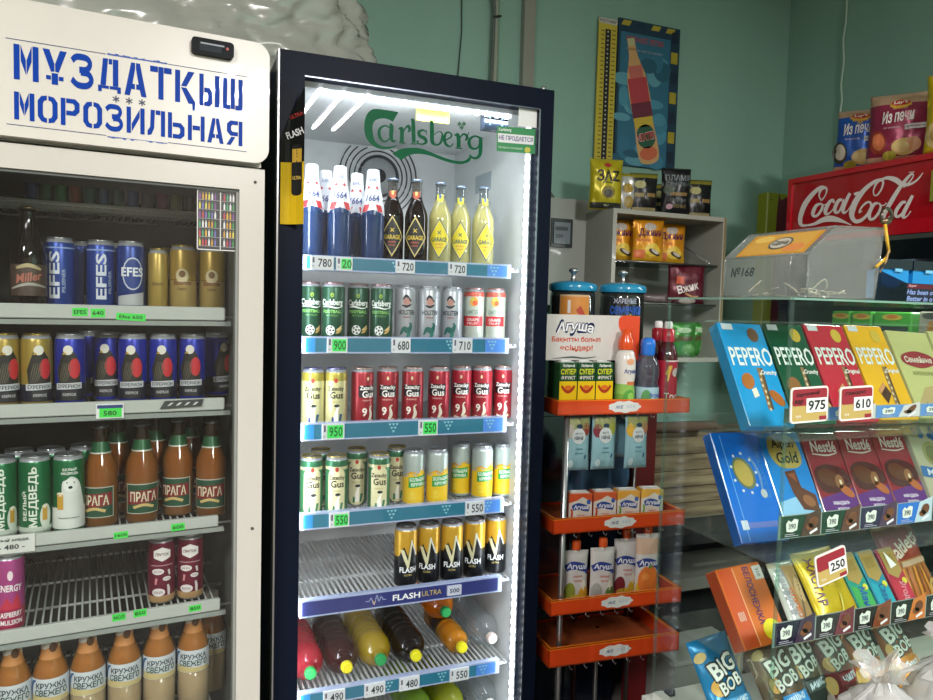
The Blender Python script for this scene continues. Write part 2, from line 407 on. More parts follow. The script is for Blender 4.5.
# inside: fan grille, yellow note, controller
m = MB(); fc = B.on(379, 176, .6)
for r in (.128, .112, .096, .08, .064):
    g_ = math.acos(min(1, (1.949-fc.z)/r)) if r > 1.949-fc.z else 0
    m.tube([(fc.x+r*math.cos(t), .605, fc.z+r*math.sin(t)) for t in [PI/2+g_+(2*PI-2*g_)*k/40 for k in range(41)]], .0022 if r > .07 else .005, '#3b3d40', 'matte', 6)
m.lathe([(.0, 0), (.022, .002), (.022, .01), (0, .014)], '#2e3032', 20, 'matte', M=TR(fc.x, .604, fc.z, 0, PI/2))
m.lathe([(0, 0), (.060, .0), (.060, .003)], '#aeb2b4', 30, 'print', M=TR(fc.x, .6095, fc.z, 0, PI/2))
obj('fan_grille', m, bf)
m = MB(); q = B.on(433, 112, .1); m.box((q.x-.045, .10, 1.925), (q.x+.045, .104, 1.955), '#e8e23a'); m.dec(text('ВНИМАНИЕ', .07, .009, x=q.x, y=1.944), '#8a8420', plmap(.0995)); m.dec(text('НЕ ОТКРЫВАТЬ', .07, .008, x=q.x, y=1.932), '#8a8420', plmap(.0995)); obj('yellow_notice', m, bf)
m = MB(); q = B.on(497, 120, .06); m.box((q.x-.035, .06, 1.915), (q.x+.032, .09, 1.955), '#27303f', 'gloss')
for a in (-.02, .015):
    for b in (1.945, 1.928): m.dec(ell(q.x+a, b, .003, .003, 10), '#bfe6ff', plmap(.0595), 'led_soft')
obj('temperature_controller', m, bf)
m = MB()
for k in range(3): m.box((.6628, .30, 1.62+k*.09), (.6638, .42, 1.675+k*.09), ['#a4abb2', '#b4b9be', '#9aa3ac'][k]); 
obj('paper_notice', m, bf)
# LED strips: real lamps of the fridge
def led_strip(name, p0, p1, nb, face_dir):
    m = MB(); p0 = Vector(p0); p1 = Vector(p1); d = p1-p0
    m.tube([p0, p1], .0065, '#dfe8f4', 'led_soft', 8)
    for k in range(nb):
        c = p0+d*((k+.5)/nb)+Vector(face_dir)*.006; m.box(tuple(c-Vector((.005, .004, .006))), tuple(c+Vector((.005, .004, .006))), '#f6faff', 'led')
    obj(name, m, bf)
led_strip('led_strip', (.651, .035, .2), (.651, .035, 1.93), 70, (-.4, -.6, 0))
led_strip('led_strip', (.10, .04, 1.949), (.60, .04, 1.949), 18, (0, -.5, -.4))
led_strip('led_strip', (.049, .05, .2), (.049, .05, 1.94), 60, (.5, .3, 0))
area('fridge_led_right', B.w(.640, .045, 1.05), .02, 1.6, LEDE, (.9, .95, 1), (R(90), 0, R(55)))
area('fridge_led_left', B.w(.062, .05, 1.05), .02, 1.6, LEDE, (.9, .95, 1), (R(90), 0, R(-50)))
area('fridge_led_top', B.w(.35, .06, 1.94), .52, .02, LEDE*.75, (.9, .95, 1), (R(38), 0, 0))

TEAL = '#26708a'
def price_tag(m, P, st, green=False, d=.0):
    pass
def b_shelf(zs, zr0, zr1, tags, flash=False, railcol=TEAL):
    """wire shelf at zs, rail face z zr0..zr1; tags [(px, text, green, width)]"""
    m = MB()
    for k in range(42): m.box((.062+k*.0143, .075, zs-.006), (.0665+k*.0143, .56, zs-.001), '#c4c6c8', 'enamel')
    for y in (.08, .24, .40, .555): m.box((.058, y, zs-.012), (.657, y+.008, zs-.006), '#c4c6c8', 'enamel')
    sh = obj('shelf', m, bf)
    m = MB(); x0, x1 = (.068, .620); m.box((x0, .052, zr0), (x1, .070, zr1), '#a9b6d8', 'gloss')
    h = zr1-zr0; m.dec(rect(x0+.006, zr0+.004, x1-.012, zr1-.004), '#2c3474' if flash else railcol, plmap(.0515))
    f = plmap(.0508)
    if not flash:
        m.dec(rect(x1-.07, zr0+.004, x1-.012, zr1-.004), '#4b86d8', plmap(.0512)); m.dec(rect(x0+.006, zr0+.004, x0+.03, zr1-.004), '#2f8fd0', plmap(.0512))
        for xc in (.30, .45, .57):
            for r_ in range(3):
                for c_ in range(3-r_): m.dec(xf(poly([(-.004, .003), (.004, .003), (0, -.003)]), 1, 1, xc+(c_-(2-r_)/2)*.0095, zr1-.011-r_*.009), '#8cc6d6', f)
    else:
        m.dec(text('FLASH', .075, .016, .05, x=.345, y=(zr0+zr1)/2), '#eef0f4', f); m.dec(text('ULTRA', .055, .014, 0, x=.415, y=(zr0+zr1)/2+.001), '#c9b25a', f)
        zc = (zr0+zr1)/2
        m.dec(stroke([(.235, zc), (.245, zc), (.25, zc+.008), (.258, zc-.012), (.265, zc+.014), (.27, zc-.004), (.276, zc+.008), (.282, zc), (.29, zc)], .0018, 3), '#a9b4d8', f)
        m.dec(poly([(.252, zc+.004), (.258, zc-.013), (.262, zc+.004), (.258, zc-.006)]), '#e3b84a', f)
    obj('price_rail', m, sh)
    for px, st, green, wd in tags:
        zc = (zr0+zr1)/2; py = B_py(px, zc); q = B.on(px, py, .05); m = MB(); m.box((q.x-wd/2, .045, zr0+.002), (q.x+wd/2, .0512, zr1-.002), '#d9dde2')
        m.dec(text('ТГ', .005, .004, x=q.x-wd/2+.006, y=zr0+.01), '#4a4f60', plmap(.0445)); m.dec(rect(q.x-wd/2+.004, zc, q.x-wd/2+.0085, zr1-.006), '#59536a', plmap(.0445))
        if green: m.dec(rect(q.x-wd/2+.012, zr0+.006, q.x+wd/2-.003, zr1-.006), '#3fe063', plmap(.0446))
        m.dec(text(st, wd*.6, h*.55, .012, x=q.x+.006, y=zc), '#1c2a33' if not green else '#0f5a24', plmap(.0440)); obj('price_tag', m, sh)
def B_py(px, z, d=.05):
    lo, hi = -200., 900.
    for _ in range(40):
        mid = (lo+hi)/2
        if B.on(px, mid, d)[2] > z: lo = mid
        else: hi = mid
    return lo
b_shelf(1.555, 1.525, 1.562, [(322, '780', 0, .055), (344, '20', 1, .04), (405, '720', 0, .05), (457, '720', 0, .05)])
b_shelf(1.348, 1.323, 1.365, [(337, '900', 1, .05), (400.6, '680', 0, .05), (462, '710', 0, .055)])
b_shelf(1.132, 1.108, 1.152, [(333, '950', 1, .055), (427.6, '550', 1, .052)])
b_shelf(.908, .886, .927, [(339, '550', 1, .05), (474.5, '550', 0, .055)])
b_shelf(.692, .664, .708, [], True)
b_shelf(.452, .432, .470, [(334, '490', 0, .055), (374.5, '490', 0, .055), (409, '480', 0, .055), (459, '550', 0, .055)])
b_shelf(.26, .232, .270, [])
m = MB(); q = B.on(454, 587, .05); m.box((q.x-.02, .045, .674), (q.x+.02, .0512, .700), '#c8cede'); m.dec(text('500', .028, .012, x=q.x, y=.687), '#262b55', plmap(.0445)); obj('price_tag', m, bf)
# shelf talker clipped on the door frame, curling outwards
m = MB(); P0 = B.on(284, 160, 0)
prof = [(.003, -.004), (.012, -.006), (.022, -.010), (.036, -.022), (.050, -.040)]
def sign_grid(m, zt, zb, cols, xs0=0, xs1=5):
    pr = prof[xs0:xs1]; vs = []; fs = []
    for i, (x, y) in enumerate(pr):
        vs += [(x, y, zb(x)), (x, y, zt(x))]
    for i in range(len(pr)-1): fs.append((2*i, 2*i+2, 2*i+3, 2*i+1))
    m.add(vs, fs, cols, 'gloss', False)
sign_grid(m, lambda x: 1.815+x*2.4, lambda x: 1.765, '#0c0d10'); sign_grid(m, lambda x: 1.766, lambda x: 1.625, '#d8b51c')
def smap(off):
    def f(u, v):
        for i in range(len(prof)-1):
            (xa, ya), (xb, yb) = prof[i], prof[i+1]
            if u <= xb or i == len(prof)-2: return Vector((u, ya+(yb-ya)*(u-xa)/(xb-xa)-off, v))
    return f
m.dec(text('FLASH', .034, .016, .03, x=.031, y=1.83, rot=.35), '#e8e8ea', smap(.0006), Lm=.006); m.dec(text('ULTRA', .026, .009, 0, x=.034, y=1.87, rot=.35), '#c8403a', smap(.0006), Lm=.006)
m.dec(rrect_t := poly(rrect(.026, 1.69, .046, 1.805, .008)), '#1a1a1c', smap(.0007), Lm=.006); m.dec(rect(.027, 1.765, .045, 1.795), '#c9a23a', smap(.0009), Lm=.006)
m.dec(text('ULTRA', .016, .008, x=.036, y=1.73), '#e0c060', smap(.0011), Lm=.005)
o = obj('shelf_talker', m, None, B.M); tag(o, 'black and yellow advertising sheet curling off the black fridge door frame', 'sign')

# ================================================================== WHITE FREEZER-HEADED FRIDGE
wf = empty('display_fridge', W.M, 'tall off white glass door fridge with blue lettered header', 'fridge')
OW = '#c6c5bb'
m = MB()
m.box((-.66, .05, .05), (-.635, .62, 1.735), OW, 'enamel'); m.box((-.03, .05, .05), (-.004, .62, 1.735), OW, 'enamel'); m.box((-.66, .60, .05), (-.004, .64, 1.735), OW, 'enamel'); m.box((-.635, .05, .05), (-.03, .60, .3), OW, 'enamel')
m.box((-.66, .02, 1.735), (-.004, .64, 1.97), OW, 'enamel')
obj('cabinet', m, wf)
LG = '#4e504c'  # lining greys painted dark for the unlit inside, darkest on the back
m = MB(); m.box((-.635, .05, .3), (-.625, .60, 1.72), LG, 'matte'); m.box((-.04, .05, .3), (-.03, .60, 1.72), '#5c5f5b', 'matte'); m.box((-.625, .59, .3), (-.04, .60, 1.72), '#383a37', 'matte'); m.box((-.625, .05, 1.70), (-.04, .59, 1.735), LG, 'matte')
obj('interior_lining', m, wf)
m = MB(); prism(m, rrect(-.69, 1.737, .004, 1.985, .03, 6, '1111'), -.02, .03, '#d0cdc5', 'enamel')
hd = obj('header_panel', m, wf)
m = MB(); BL = '#0a3c9c'; f = plmap(-.0206)
def mir(P): return [(1-x, y) for x, y in P]
_bw = [(.28, 1), (.75, 1), (.97, .86), (.97, .54), (.75, .38), (.28, .38), (.28, .55), (.62, .55), (.71, .62), (.71, .76), (.62, .83), (.28, .83)]
_oh = [(.46, 1), (.18, .96), (0, .78), (0, .22), (.18, .04), (.46, 0), (.46, .17), (.32, .20), (.26, .3), (.26, .7), (.32, .80), (.46, .83)]
def rp(a, b, c, d): return [(a, b), (c, b), (c, d), (a, d)]
_md = [(.28, 1), (.28, .56), (.485, .16), (.485, .58)]; _ya = [(0, 1), (.28, 1), (.485, .60), (.485, .38), (.34, .36)]; _aa = [(0, 0), (.24, 0), (.31, .2), (.47, .2), (.47, .36), (.36, .36), (.48, .82), (.48, 1), (.30, 1)]
_ye = [(.24, .58), (.5, .58), (.64, .48), (.64, .10), (.5, 0), (.24, 0), (.24, .15), (.38, .15), (.42, .2), (.42, .38), (.38, .43), (.24, .43)]
GL = {'М': [rp(0, 0, .24, 1), _md, mir(_md), rp(.76, 0, 1, 1)], 'Ұ': [_ya, mir(_ya), rp(.37, 0, .63, .33), rp(.14, .13, .34, .25), rp(.66, .13, .86, .25)],
      'Д': [[(.10, .2), (.34, .2), (.44, 1), (.22, 1)], rp(.47, .84, .62, 1), rp(.65, .2, .89, 1), rp(0, 0, .16, .17), rp(.0, .10, .47, .19), rp(.51, .10, 1, .19), rp(.84, 0, 1, .17)], 'А': [_aa, mir(_aa)],
      'Т': [rp(0, .82, .36, 1), rp(.64, .82, 1, 1), rp(.38, 0, .62, 1)], 'Қ': [rp(0, 0, .24, 1), [(.28, .52), (.62, 1), (.93, 1), (.54, .52)], [(.28, .48), (.54, .48), (.97, .06), (.97, -.2), (.84, -.2), (.82, 0), (.64, 0)]],
      'Ы': [rp(0, 0, .21, 1), _ye, rp(.76, 0, 1, 1)], 'Ш': [rp(0, 0, .22, 1), rp(.39, .02, .61, 1), rp(.78, 0, 1, 1), rp(.0, 0, .37, .15), rp(.63, 0, 1, .15)],
      'О': [_oh, mir(_oh)], 'Р': [rp(0, 0, .24, 1), _bw], 'И': [rp(0, 0, .24, 1), [(.28, .06), (.28, .38), (.72, .94), (.72, .62)], rp(.76, 0, 1, 1)],
      'Л': [[(0, 0), (.22, .04), (.38, .3), (.42, 1), (.18, 1), (.15, .34), (0, .18)], rp(.46, .83, .73, 1), rp(.76, 0, 1, 1)], 'Ь': [rp(0, 0, .24, 1), [(x, 1-y-.0) for x, y in _bw]], 'Н': [rp(0, 0, .24, 1), rp(.28, .42, .72, .60), rp(.76, 0, 1, 1)],
      'Я': [mir(_bw), rp(.76, 0, 1, 1), [(0, 0), (.27, 0), (.56, .34), (.30, .34)]]}
def stencil(st, x0, x1, z0, z1):
    n = len(st); a = (x1-x0)/(n-.12)
    for i, ch in enumerate(st):
        ox = x0+i*a; wd = a*.86
        if ch == 'З': Ts = [stroke([(.06, .78), (.25, .91), (.68, .90), (.82, .74), (.68, .57), (.36, .54)], .19), stroke([(.42, .47), (.74, .45), (.88, .27), (.70, .10), (.30, .09), (.04, .24)], .19)]
        else: Ts = [poly(P) for P in GL[ch]]
        for k, T in enumerate(Ts): m.dec(xf(T, wd, z1-z0, ox, z0), BL, plmap(-.0206-.00006*k), 'satin')
stencil('МҰЗДАТҚЫШ', -.456, -.050, 1.840, 1.903)
stencil('МОРОЗИЛЬНАЯ', -.456, -.050, 1.768, 1.818)
for k in range(3):
    for j in range(3): m.dec(xf(rect(-.0065, -.0011, .0065, .0011), 1, 1, -.288+k*.023, 1.829, j*PI/3+PI/6), '#22304a', plmap(-.0206-.0001*j))
for z, s in ((1.911, 1), (1.758, -1)):
    m.dec(rect(-.468, z-.0007, -.305, z+.0007), '#2a3a66', f); m.dec(rect(-.195, z-.0007, -.042, z+.0007), '#2a3a66', f)
    for k in range(16):
        hh = .0015+.003*random.random(); m.dec(rect(-.303+k*.0067, z-.001, -.2965+k*.0067, z+s*hh), '#1d49a0', f)
m.dec(ell(-.49, 1.797, .006, .006, 12), '#3a3c3c', f)
obj('header_lettering', m, hd)
m = MB(); P = rrect(-.152, 1.938, -.071, 1.970, .007); prism(m, P, -.034, -.019, '#101418', 'satin'); m.dec(rect(-.138, 1.945, -.095, 1.960), '#2a3138', plmap(-.0345), 'satin'); m.dec(rect(-.136, 1.958, -.09, 1.961), '#8d969e', plmap(-.0349)); m.dec(ell(-.084, 1.956, .003, .003, 10), '#a8403a', plmap(-.0349)); obj('temperature_display', m, hd)
m = MB(); frame_ring(m, -.655, .12, 0, 1.728, -.60, .3, -.052, 1.682, 0, .045, '#c3c1b9', 'enamel')
m.box((-.6, .006, 1.676), (-.052, .03, 1.682), '#5c605d', 'matte'); m.box((-.058, .006, .3), (-.052, .03, 1.676), '#8a8e8a', 'matte')
for z in (1.70, .95): m.lathe([(.003, 0), (.003, .003)], '#6a6a66', 8, 'metal', M=TR(-.02, -.0, z, 0, PI/2))
dfw = obj('door_frame', m, wf)
m = MB(); m.box((-.6, .014, .3), (-.058, .018, 1.676), '#f6f8f7', 'glass'); wg = obj('door_glass', m, wf)
# product layout chart stuck on the glass
m = MB(); a = W.on(197, 189, .013); b = W.on(243, 252, .013); cx0, cx1, cz0, cz1 = a.x, b.x, b.z, a.z
m.dec(rect(cx0, cz0, cx1, cz1), '#2b2c30', plmap(.0128))
for xx in (cx0, (cx0+cx1)/2-.001, cx1-.002): m.dec(rect(xx, cz0, xx+.002, cz1), '#d5d5d0', plmap(.0122))
for zz in (cz0, cz1-.002): m.dec(rect(cx0, zz, cx1, zz+.002), '#d5d5d0', plmap(.0122))
pal = ['#c9a13b', '#b98d3a', '#6a67a8', '#c8c050', '#3e8a4a', '#3f9160', '#b04048', '#cfd0d0', '#7a4a86']
for r_ in range(6):
    zc = cz1-.012-r_*(cz1-cz0-.01)/6
    m.dec(rect(cx0+.003, zc-.0095, cx1-.003, zc-.0085), '#9a9a96', plmap(.0122))
    for c_ in range(14):
        if abs(c_-6.5) < .6: continue
        x = cx0+.004+c_*(cx1-cx0-.008)/14; col = random.choice(pal); m.dec(rect(x, zc-.008, x+.0035, zc+.003), col, plmap(.0121)); m.dec(rect(x+.001, zc+.003, x+.0024, zc+.007), col, plmap(.0121))
obj('layout_chart', m, wg)
def w_shelf(zs, zr0, zr1, y0=.07, label=True, x1=-.068):
    m = MB()
    for k in range(37): m.tube([(-.62+k*.0149, y0+.01, zs-.004), (-.62+k*.0149, .56, zs-.004)], .0022, '#a9ada9', 'enamel', 5)
    for y in (y0+.02, .22, .38, .55): m.tube([(-.623, y, zs-.009), (-.05, y, zs-.009)], .003, '#a9ada9', 'enamel', 6)
    sh = obj('shelf', m, wf)
    m = MB(); m.box((-.62, y0, zr0+.006), (x1, y0+.012, zr1), '#b9beba', 'enamel', bev=.002); m.box((-.62, y0+.001, zr0-.006), (x1+.012, y0+.010, zr0+.004), '#8f9793', 'gloss'); obj('price_rail', m, sh)
    return sh
def sticker(sh, px, py, y, st, wd=.028, hg=.016, col='#45e052', rot=.03, tc='#14421c'):
    q = W.on(px, py, y); m = MB(); T = xf(rect(-wd/2, -hg/2, wd/2, hg/2), dx=q.x, dy=q.z, rot=rot); m.dec(T, col, plmap(y-.0006)); m.dec(xf(text(st, wd*.8, hg*.5), dx=q.x, dy=q.z, rot=rot), tc, plmap(y-.0010)); obj('price_sticker', m, sh)
w_shelf(1.655, 1.645, 1.659, .28, x1=-.09)
s = w_shelf(1.418, 1.396, 1.431); sticker(s, 80, 312, .07, 'EFES', .028, .017); sticker(s, 98, 313, .07, '640', .026, .018); sticker(s, 131, 317, .07, 'Efes 650', .056, .015, rot=-.05)
s = w_shelf(1.218, 1.198, 1.231)
q = W.on(110, 411, .068); m = MB(); m.box((q.x-.026, .066, q.z-.015), (q.x+.026, .070, q.z+.015), '#e6e8ea'); m.dec(rect(q.x-.024, q.z+.006, q.x+.024, q.z+.013), '#2c3f7a', plmap(.0655)); m.dec(rect(q.x-.02, q.z-.013, q.x+.022, q.z+.006), '#45e052', plmap(.0655)); m.dec(text('580', .025, .010, x=q.x, y=q.z-.004), '#14421c', plmap(.065)); obj('price_tag', m, s)
q = W.on(182, 404, .068); m = MB(); m.dec(xf(poly([(-.045, -.009), (.04, -.006), (.045, .010), (-.035, .008)]), dx=q.x, dy=q.z), '#3b3e40', plmap(.0655));  # reflection painted in: pale slanted stripes on a dark patch
for k in range(4): m.dec(xf(poly([(-.03+k*.017, -.003), (-.024+k*.017, -.002), (-.017+k*.017, .004), (-.023+k*.017, .004)]), dx=q.x, dy=q.z), '#d0d4d6', plmap(.065))
obj('painted_reflection', m, s)
s = w_shelf(.953, .935, .966, x1=-.08)
q = W.on(14, 543, .068); m = MB(); m.box((q.x-.05, .066, q.z-.020), (q.x+.036, .070, q.z+.016), '#d5d8d4'); m.dec(text('Белый медв.', .07, .008, x=q.x-.008, y=q.z+.007, shear=.2), '#1c2022', plmap(.0655)); m.dec(text('- 480 -', .045, .010, x=q.x-.004, y=q.z-.007), '#1c2022', plmap(.0655)); obj('handwritten_price_card', m, s)
sticker(s, 121, 535, .07, '1600', .028, .014); sticker(s, 178, 527, .07, '600', .028, .016); sticker(s, 118, 531, .0703, '', .022, .01, '#d8c23c') if 0 else None
s = w_shelf(.762, .742, .775, x1=-.075); sticker(s, 119, 617, .07, 'МОЛ', .026, .016); sticker(s, 140, 613, .07, '850', .026, .016); sticker(s, 195, 608, .07, '850', .026, .014)
w_shelf(.500, .475, .505)
# ================================================================== CANS AND BOTTLES
ORD = ['leftmost', 'second', 'third', 'fourth', 'fifth', 'sixth', 'seventh', 'eighth', 'ninth', 'tenth', 'eleventh', 'twelfth']
def interp(prof):
    P = sorted(((z, r) for r, z in prof), key=lambda t: t[0])
    def rf(z):
        if z <= P[0][0]: return P[0][1]
        for (za, ra), (zb, rb) in zip(P, P[1:]):
            if z <= zb: return rb if zb == za else ra+(rb-ra)*(z-za)/(zb-za)
        return P[-1][1]
    return rf
def can(name, h, r, bands, art, lid='#b9bcc2', fin='tin'):
    """bands [(upper z, colour)..] up the side"""
    m = MB(); t = h-.150
    prof = [(r-.007, 0), (r-.002, .004), (r, .010)]; cols = ['#8f9498', bands[0][1]]
    for z, c in bands:
        z = min(z, .134+t)
        prof.append((r, z)); cols.append(c)
    prof += [(r-.0015, .139+t), (r-.0045, .146+t)]; cols += [bands[-1][1], '#a9adb2']
    m.lathe(prof, cols, 28, fin)
    art(m, cylmap(r))
    l = MB(); l.lathe([(r-.0045, .146+t), (r-.0035, .148+t), (r-.0040, .150+t), (r-.006, .1495+t), (r-.0065, .146+t), (0, .1455+t)], lid, 28, 'metal', caps=False)
    l.box((-.005, -.012, .1462+t), (.005, .008, .1475+t), '#c8ccd0', 'metal'); l.lathe([(.0, .1476+t), (.004, .1477+t), (.0042, .1485+t), (0, .149+t)], '#8f9498', 10, 'metal', M=TR(0, .004, 0))
    return Proto((name, m, None), ('lid', l, 0))
LM = .007
def tx(m, f, st, w, h, u, v, col, bold=.03, rot=0, shear=0, fin='print'): m.dec(text(st, w, h, bold, shear, u, v, rot), col, f, fin, LM)
def sh(m, f, T, col, fin='print', off=0): m.dec(T, col, f, fin, LM)
def a_green(m, f):
    f2 = cylmap(.029, .0008)
    sh(m, f, ell(.0, .118, .0045, .0055), '#8fae3a'); sh(m, f2, xf(poly([(-.002, -.003), (.002, -.003), (0, .004)]), 1, 1, 0, .118), '#1f5a3c')
    tx(m, f, 'Carlsberg', .056, .020, 0, .098, '#e9efe9', .03); sh(m, f, stroke([(-.026, .088, .001), (-.01, .090, .004), (.01, .086, .003), (.026, .089, .001)]), '#e9efe9')
    tx(m, f, 'FOOTBALL', .048, .008, 0, .077, '#8fd06a', .02); tx(m, f, 'ФУТБОЛ', .03, .005, 0, .067, '#6fae5a', .01)
    sh(m, f, ell(-.004, .030, .0115, .0125), '#dfe3dc')
    for a in range(5): sh(m, f2, ell(-.004+.0075*math.cos(a*1.257), .030+.0085*math.sin(a*1.257), .0025, .0028, 6), '#20242a')
    sh(m, f2, ell(-.004, .03, .003, .003, 5), '#20242a'); sh(m, f, stroke([(.010, .022, .002), (.018, .028, .008), (.026, .036, .003)]), '#c9a45a'); sh(m, f, stroke([(.010, .030, .001), (.018, .034, .005), (.026, .042, .002)]), '#e0c890')
def a_silver(m, f):
    tx(m, f, 'HOLSTEN', .044, .013, 0, .079, '#20242c', .03); tx(m, f, 'PREMIUM', .02, .004, 0, .066, '#9a4048', .02)
    sh(m, f, ell(0, .107, .010, .009), '#b8867a'); sh(m, f, stroke([(-.010, .112, .003), (-.002, .122, .007), (.006, .114, .005), (.012, .108, .003)]), '#20242c'); sh(m, f, stroke([(-.012, .098, .003), (0, .094, .007), (.012, .100, .003)]), '#2a2430')
    sh(m, f, stroke([(-.016, .02, .004), (-.006, .036, .012), (.004, .030, .014), (.012, .044, .008), (.008, .052, .004)]), '#1f5f55'); sh(m, f, stroke([(0, .008, .006), (.006, .022, .010), (.002, .034, .006)]), '#2a7464')
def a_grape(m, f):
    f2 = cylmap(.029, .0008)
    sh(m, f, ell(.002, .112, .012, .013), '#e2a23c'); sh(m, f2, ell(.006, .108, .007, .007), '#d9582e'); sh(m, f2, ell(-.002, .118, .005, .004), '#c9cc5a'); tx(m, f, 'LIMITED', .038, .012, 0, .083, '#7d9488', .02)
    sh(m, f, rect(-.03, .045, .03, .072), '#c22f35'); tx(m, f2, 'GRAPE', .034, .008, 0, .062, '#e9d6d0', .02); tx(m, f2, 'FRUIT', .03, .006, 0, .052, '#e9d6d0', .01)
def gus(main, top, tcol, band=None, nine=False, sidegreen=False):
    def art(m, f):
        f2 = cylmap(.029, .0008)
        if sidegreen:
            sh(m, f, poly(rrect(-.022, .004, .022, .122, .018)), '#d8d2a6')
        if band: sh(m, f, rect(-.024, .074, .024, .104), band)
        else: sh(m, f2, ell(0, .119, .0045, .006), '#a8322a'); sh(m, f2, ell(0, .126, .002, .004), '#c8a23a') if 0 else None
        tx(m, f2, 'Zatecky', .042, .014, 0, .097, tcol, .03); tx(m, f2, 'Gus', .034, .018, .002, .082, tcol, .05)
        if nine:
            sh(m, f, ell(0, .122, .003, .005), '#e0c8a0'); tx(m, f2, 'KREPKE', .026, .004, 0, .066, '#e6a8a0', .02); tx(m, f2, '9', .013, .022, -.008, .036, '#efe6da', .05)
            sh(m, f2, stroke([(.004, .014, .006), (.010, .028, .009), (.007, .046, .004), (.013, .052, .003)]), '#d8cdb8'); sh(m, f, stroke([(-.018, .012, .008), (0, .008, .008), (.018, .014, .008)]), '#cdbf9c')
        else:
            tx(m, f2, 'SVETLY', .022, .004, 0, .064, '#9a9468', .01)
            sh(m, f2, stroke([(.002, .012, .012), (.001, .030, .010), (.004, .044, .005), (.006, .054, .006)]), '#efece0'); sh(m, f2, ell(.003, .055, .007, .004), '#22282c'); sh(m, f2, stroke([(-.007, .010, .006), (-.006, .026, .006)]), '#28417e' if not sidegreen else '#2f7a4c'); sh(m, f2, stroke([(.010, .012, .005), (.014, .034, .007)]), '#28506a' if not sidegreen else '#3d7a58')
    return art
def a_citrus(m, f):
    f2 = cylmap(.029, .0008)
    W_ = spline([(-.09, .088), (-.03, .080), (-.015, .092), (0, .084), (.015, .100), (.03, .094), (.09, .088)], 4)
    sh(m, f, poly([(-.09, .0105)]+W_+[(.09, .0105)]), '#e3bb24'); sh(m, f, stroke([(-.03, .085, .003), (-.01, .094, .005), (.006, .089, .003), (.03, .104, .003)]), '#dba02a')
    sh(m, f2, poly([(-.020, .052), (.030, .056), (.030, .086), (-.020, .080)]), '#1f9a48'); tx(m, cylmap(.029, .0012), 'БОЛЬШАЯ', .044, .010, .005, .075, '#f0f4ea', .05, .06); tx(m, cylmap(.029, .0012), 'КРУЖКА', .038, .010, .006, .062, '#f0f4ea', .05, .06)
    sh(m, f, ell(-.01, .03, .012, .012), '#e8d04a')
def a_flash(m, f):
    f2 = cylmap(.031, .0008); f3 = cylmap(.031, .0012)
    sh(m, f, poly([(-.03, .080), (-.012, .112), (0, .086), (.006, .126), (.03, .070), (.03, .068), (-.03, .068)]), '#15161a'); sh(m, f2, poly([(-.022, .104), (-.012, .104), (-.001, .074), (.007, .130), (.012, .130), (.002, .056), (-.003, .056)]), '#d3cfa8'); sh(m, f2, poly([(.006, .128), (.010, .128), (.026, .088), (.022, .086)]), '#c9ccc8')
    tx(m, f3, 'FLASH', .046, .015, 0, .050, '#eceef0', .05); tx(m, f3, 'ULTRA', .020, .005, 0, .036, '#b9a866', .02)
CANG = can('beer_can', .15, .029, [(.134, '#194a34')], a_green, '#c79aa0')
CANS = can('beer_can', .15, .029, [(.134, '#aeb1b6')], a_silver)
CANF = can('beer_can', .15, .029, [(.126, '#c4cabd'), (.134, '#cf5a4a')], a_grape, '#d8a0a0')
CANC = can('beer_can', .15, .029, [(.118, '#d6d09a'), (.134, '#a89a40')], gus('', '', '#2a2a20'), '#8a8ab8')
CANR = can('beer_can', .15, .029, [(.134, '#a02834')], gus('', '', '#f0ece6', '#1c1a20', True), '#c8a9a0')
CANE = can('beer_can', .152, .029, [(.118, '#3c7c52'), (.126, '#d4cea0'), (.136, '#2f6a48')], gus('', '', '#2a2a20', None, False, True), '#c2ae6a')
CANY = can('beer_can', .152, .029, [(.136, '#b3bfba')], a_citrus)
CANB = can('energy_drink_can', .165, .031, [(.075, '#15161a'), (.085, '#3a3424'), (.149, '#c99c2e')], a_flash, '#6a5c58')
def row(fr, proto, items, z, fmt, cat, group, py, jit=.0, sz=1):
    n = len(items)
    for i, it in enumerate(items):
        px, d = it[0], it[1]; dz = it[2] if len(it) > 2 and it[2] else 0; q = fr.on(px, py, d); w = fr.w(q.x, d, z+dz)
        rz = face(w)+(it[3] if len(it) > 3 else random.uniform(-jit, jit))
        lab = fmt(i, n) if callable(fmt) else fmt.format(ORD[i])
        proto.spawn(TR(w.x, w.y, w.z, rz) @ Matrix.Scale(sz, 4, (0, 0, 1)), lab, cat, group)
ON = 'in the black fridge'
row(B, CANG, [(309.5, .14), (333, .11), (358, .15), (381, .12)], 1.349, 'dark green football beer can, {} of four on second shelf of black fridge', 'beer can', 'green beer cans on the second shelf of the black fridge', 335, .25)
row(B, CANS, [(405, .13), (428, .12), (451, .13)], 1.349, 'silver can with knight emblem, {} of three on second shelf of black fridge', 'beer can', 'silver beer cans on the second shelf', 335, .15)
row(B, CANF, [(473, .15), (494.5, .14)], 1.349, lambda i, n: ['pale can with orange fruit and red band beside the silver knight cans', 'pale fruit can with red band at right end of second shelf'][i], 'beer can', 'pale fruit beer cans on the second shelf', 335, .1)
row(B, CANC, [(312.5, .12), (335.5, .115)], 1.133, lambda i, n: ['cream goose can touching the left frame on third shelf of black fridge', 'cream goose can next to the red cans on third shelf'][i], 'beer can', 'cream beer cans on the third shelf', 417, .05)
row(B, CANR, [(362, .12, 0, .5), (387, .125), (412, .12), (438, .125), (460.5, .14), (481, .13), (502, .14)], 1.133, 'red goose beer can with black band, {} of seven on third shelf', 'beer can', 'red beer cans on the third shelf', 416, .12)
row(B, CANE, [(311, .11), (336, .10), (378.5, .095)], .909, 'cream and green goose can, {} in front row of the fourth shelf', 'beer can', 'cream and green beer cans on the fourth shelf', 505, .1)
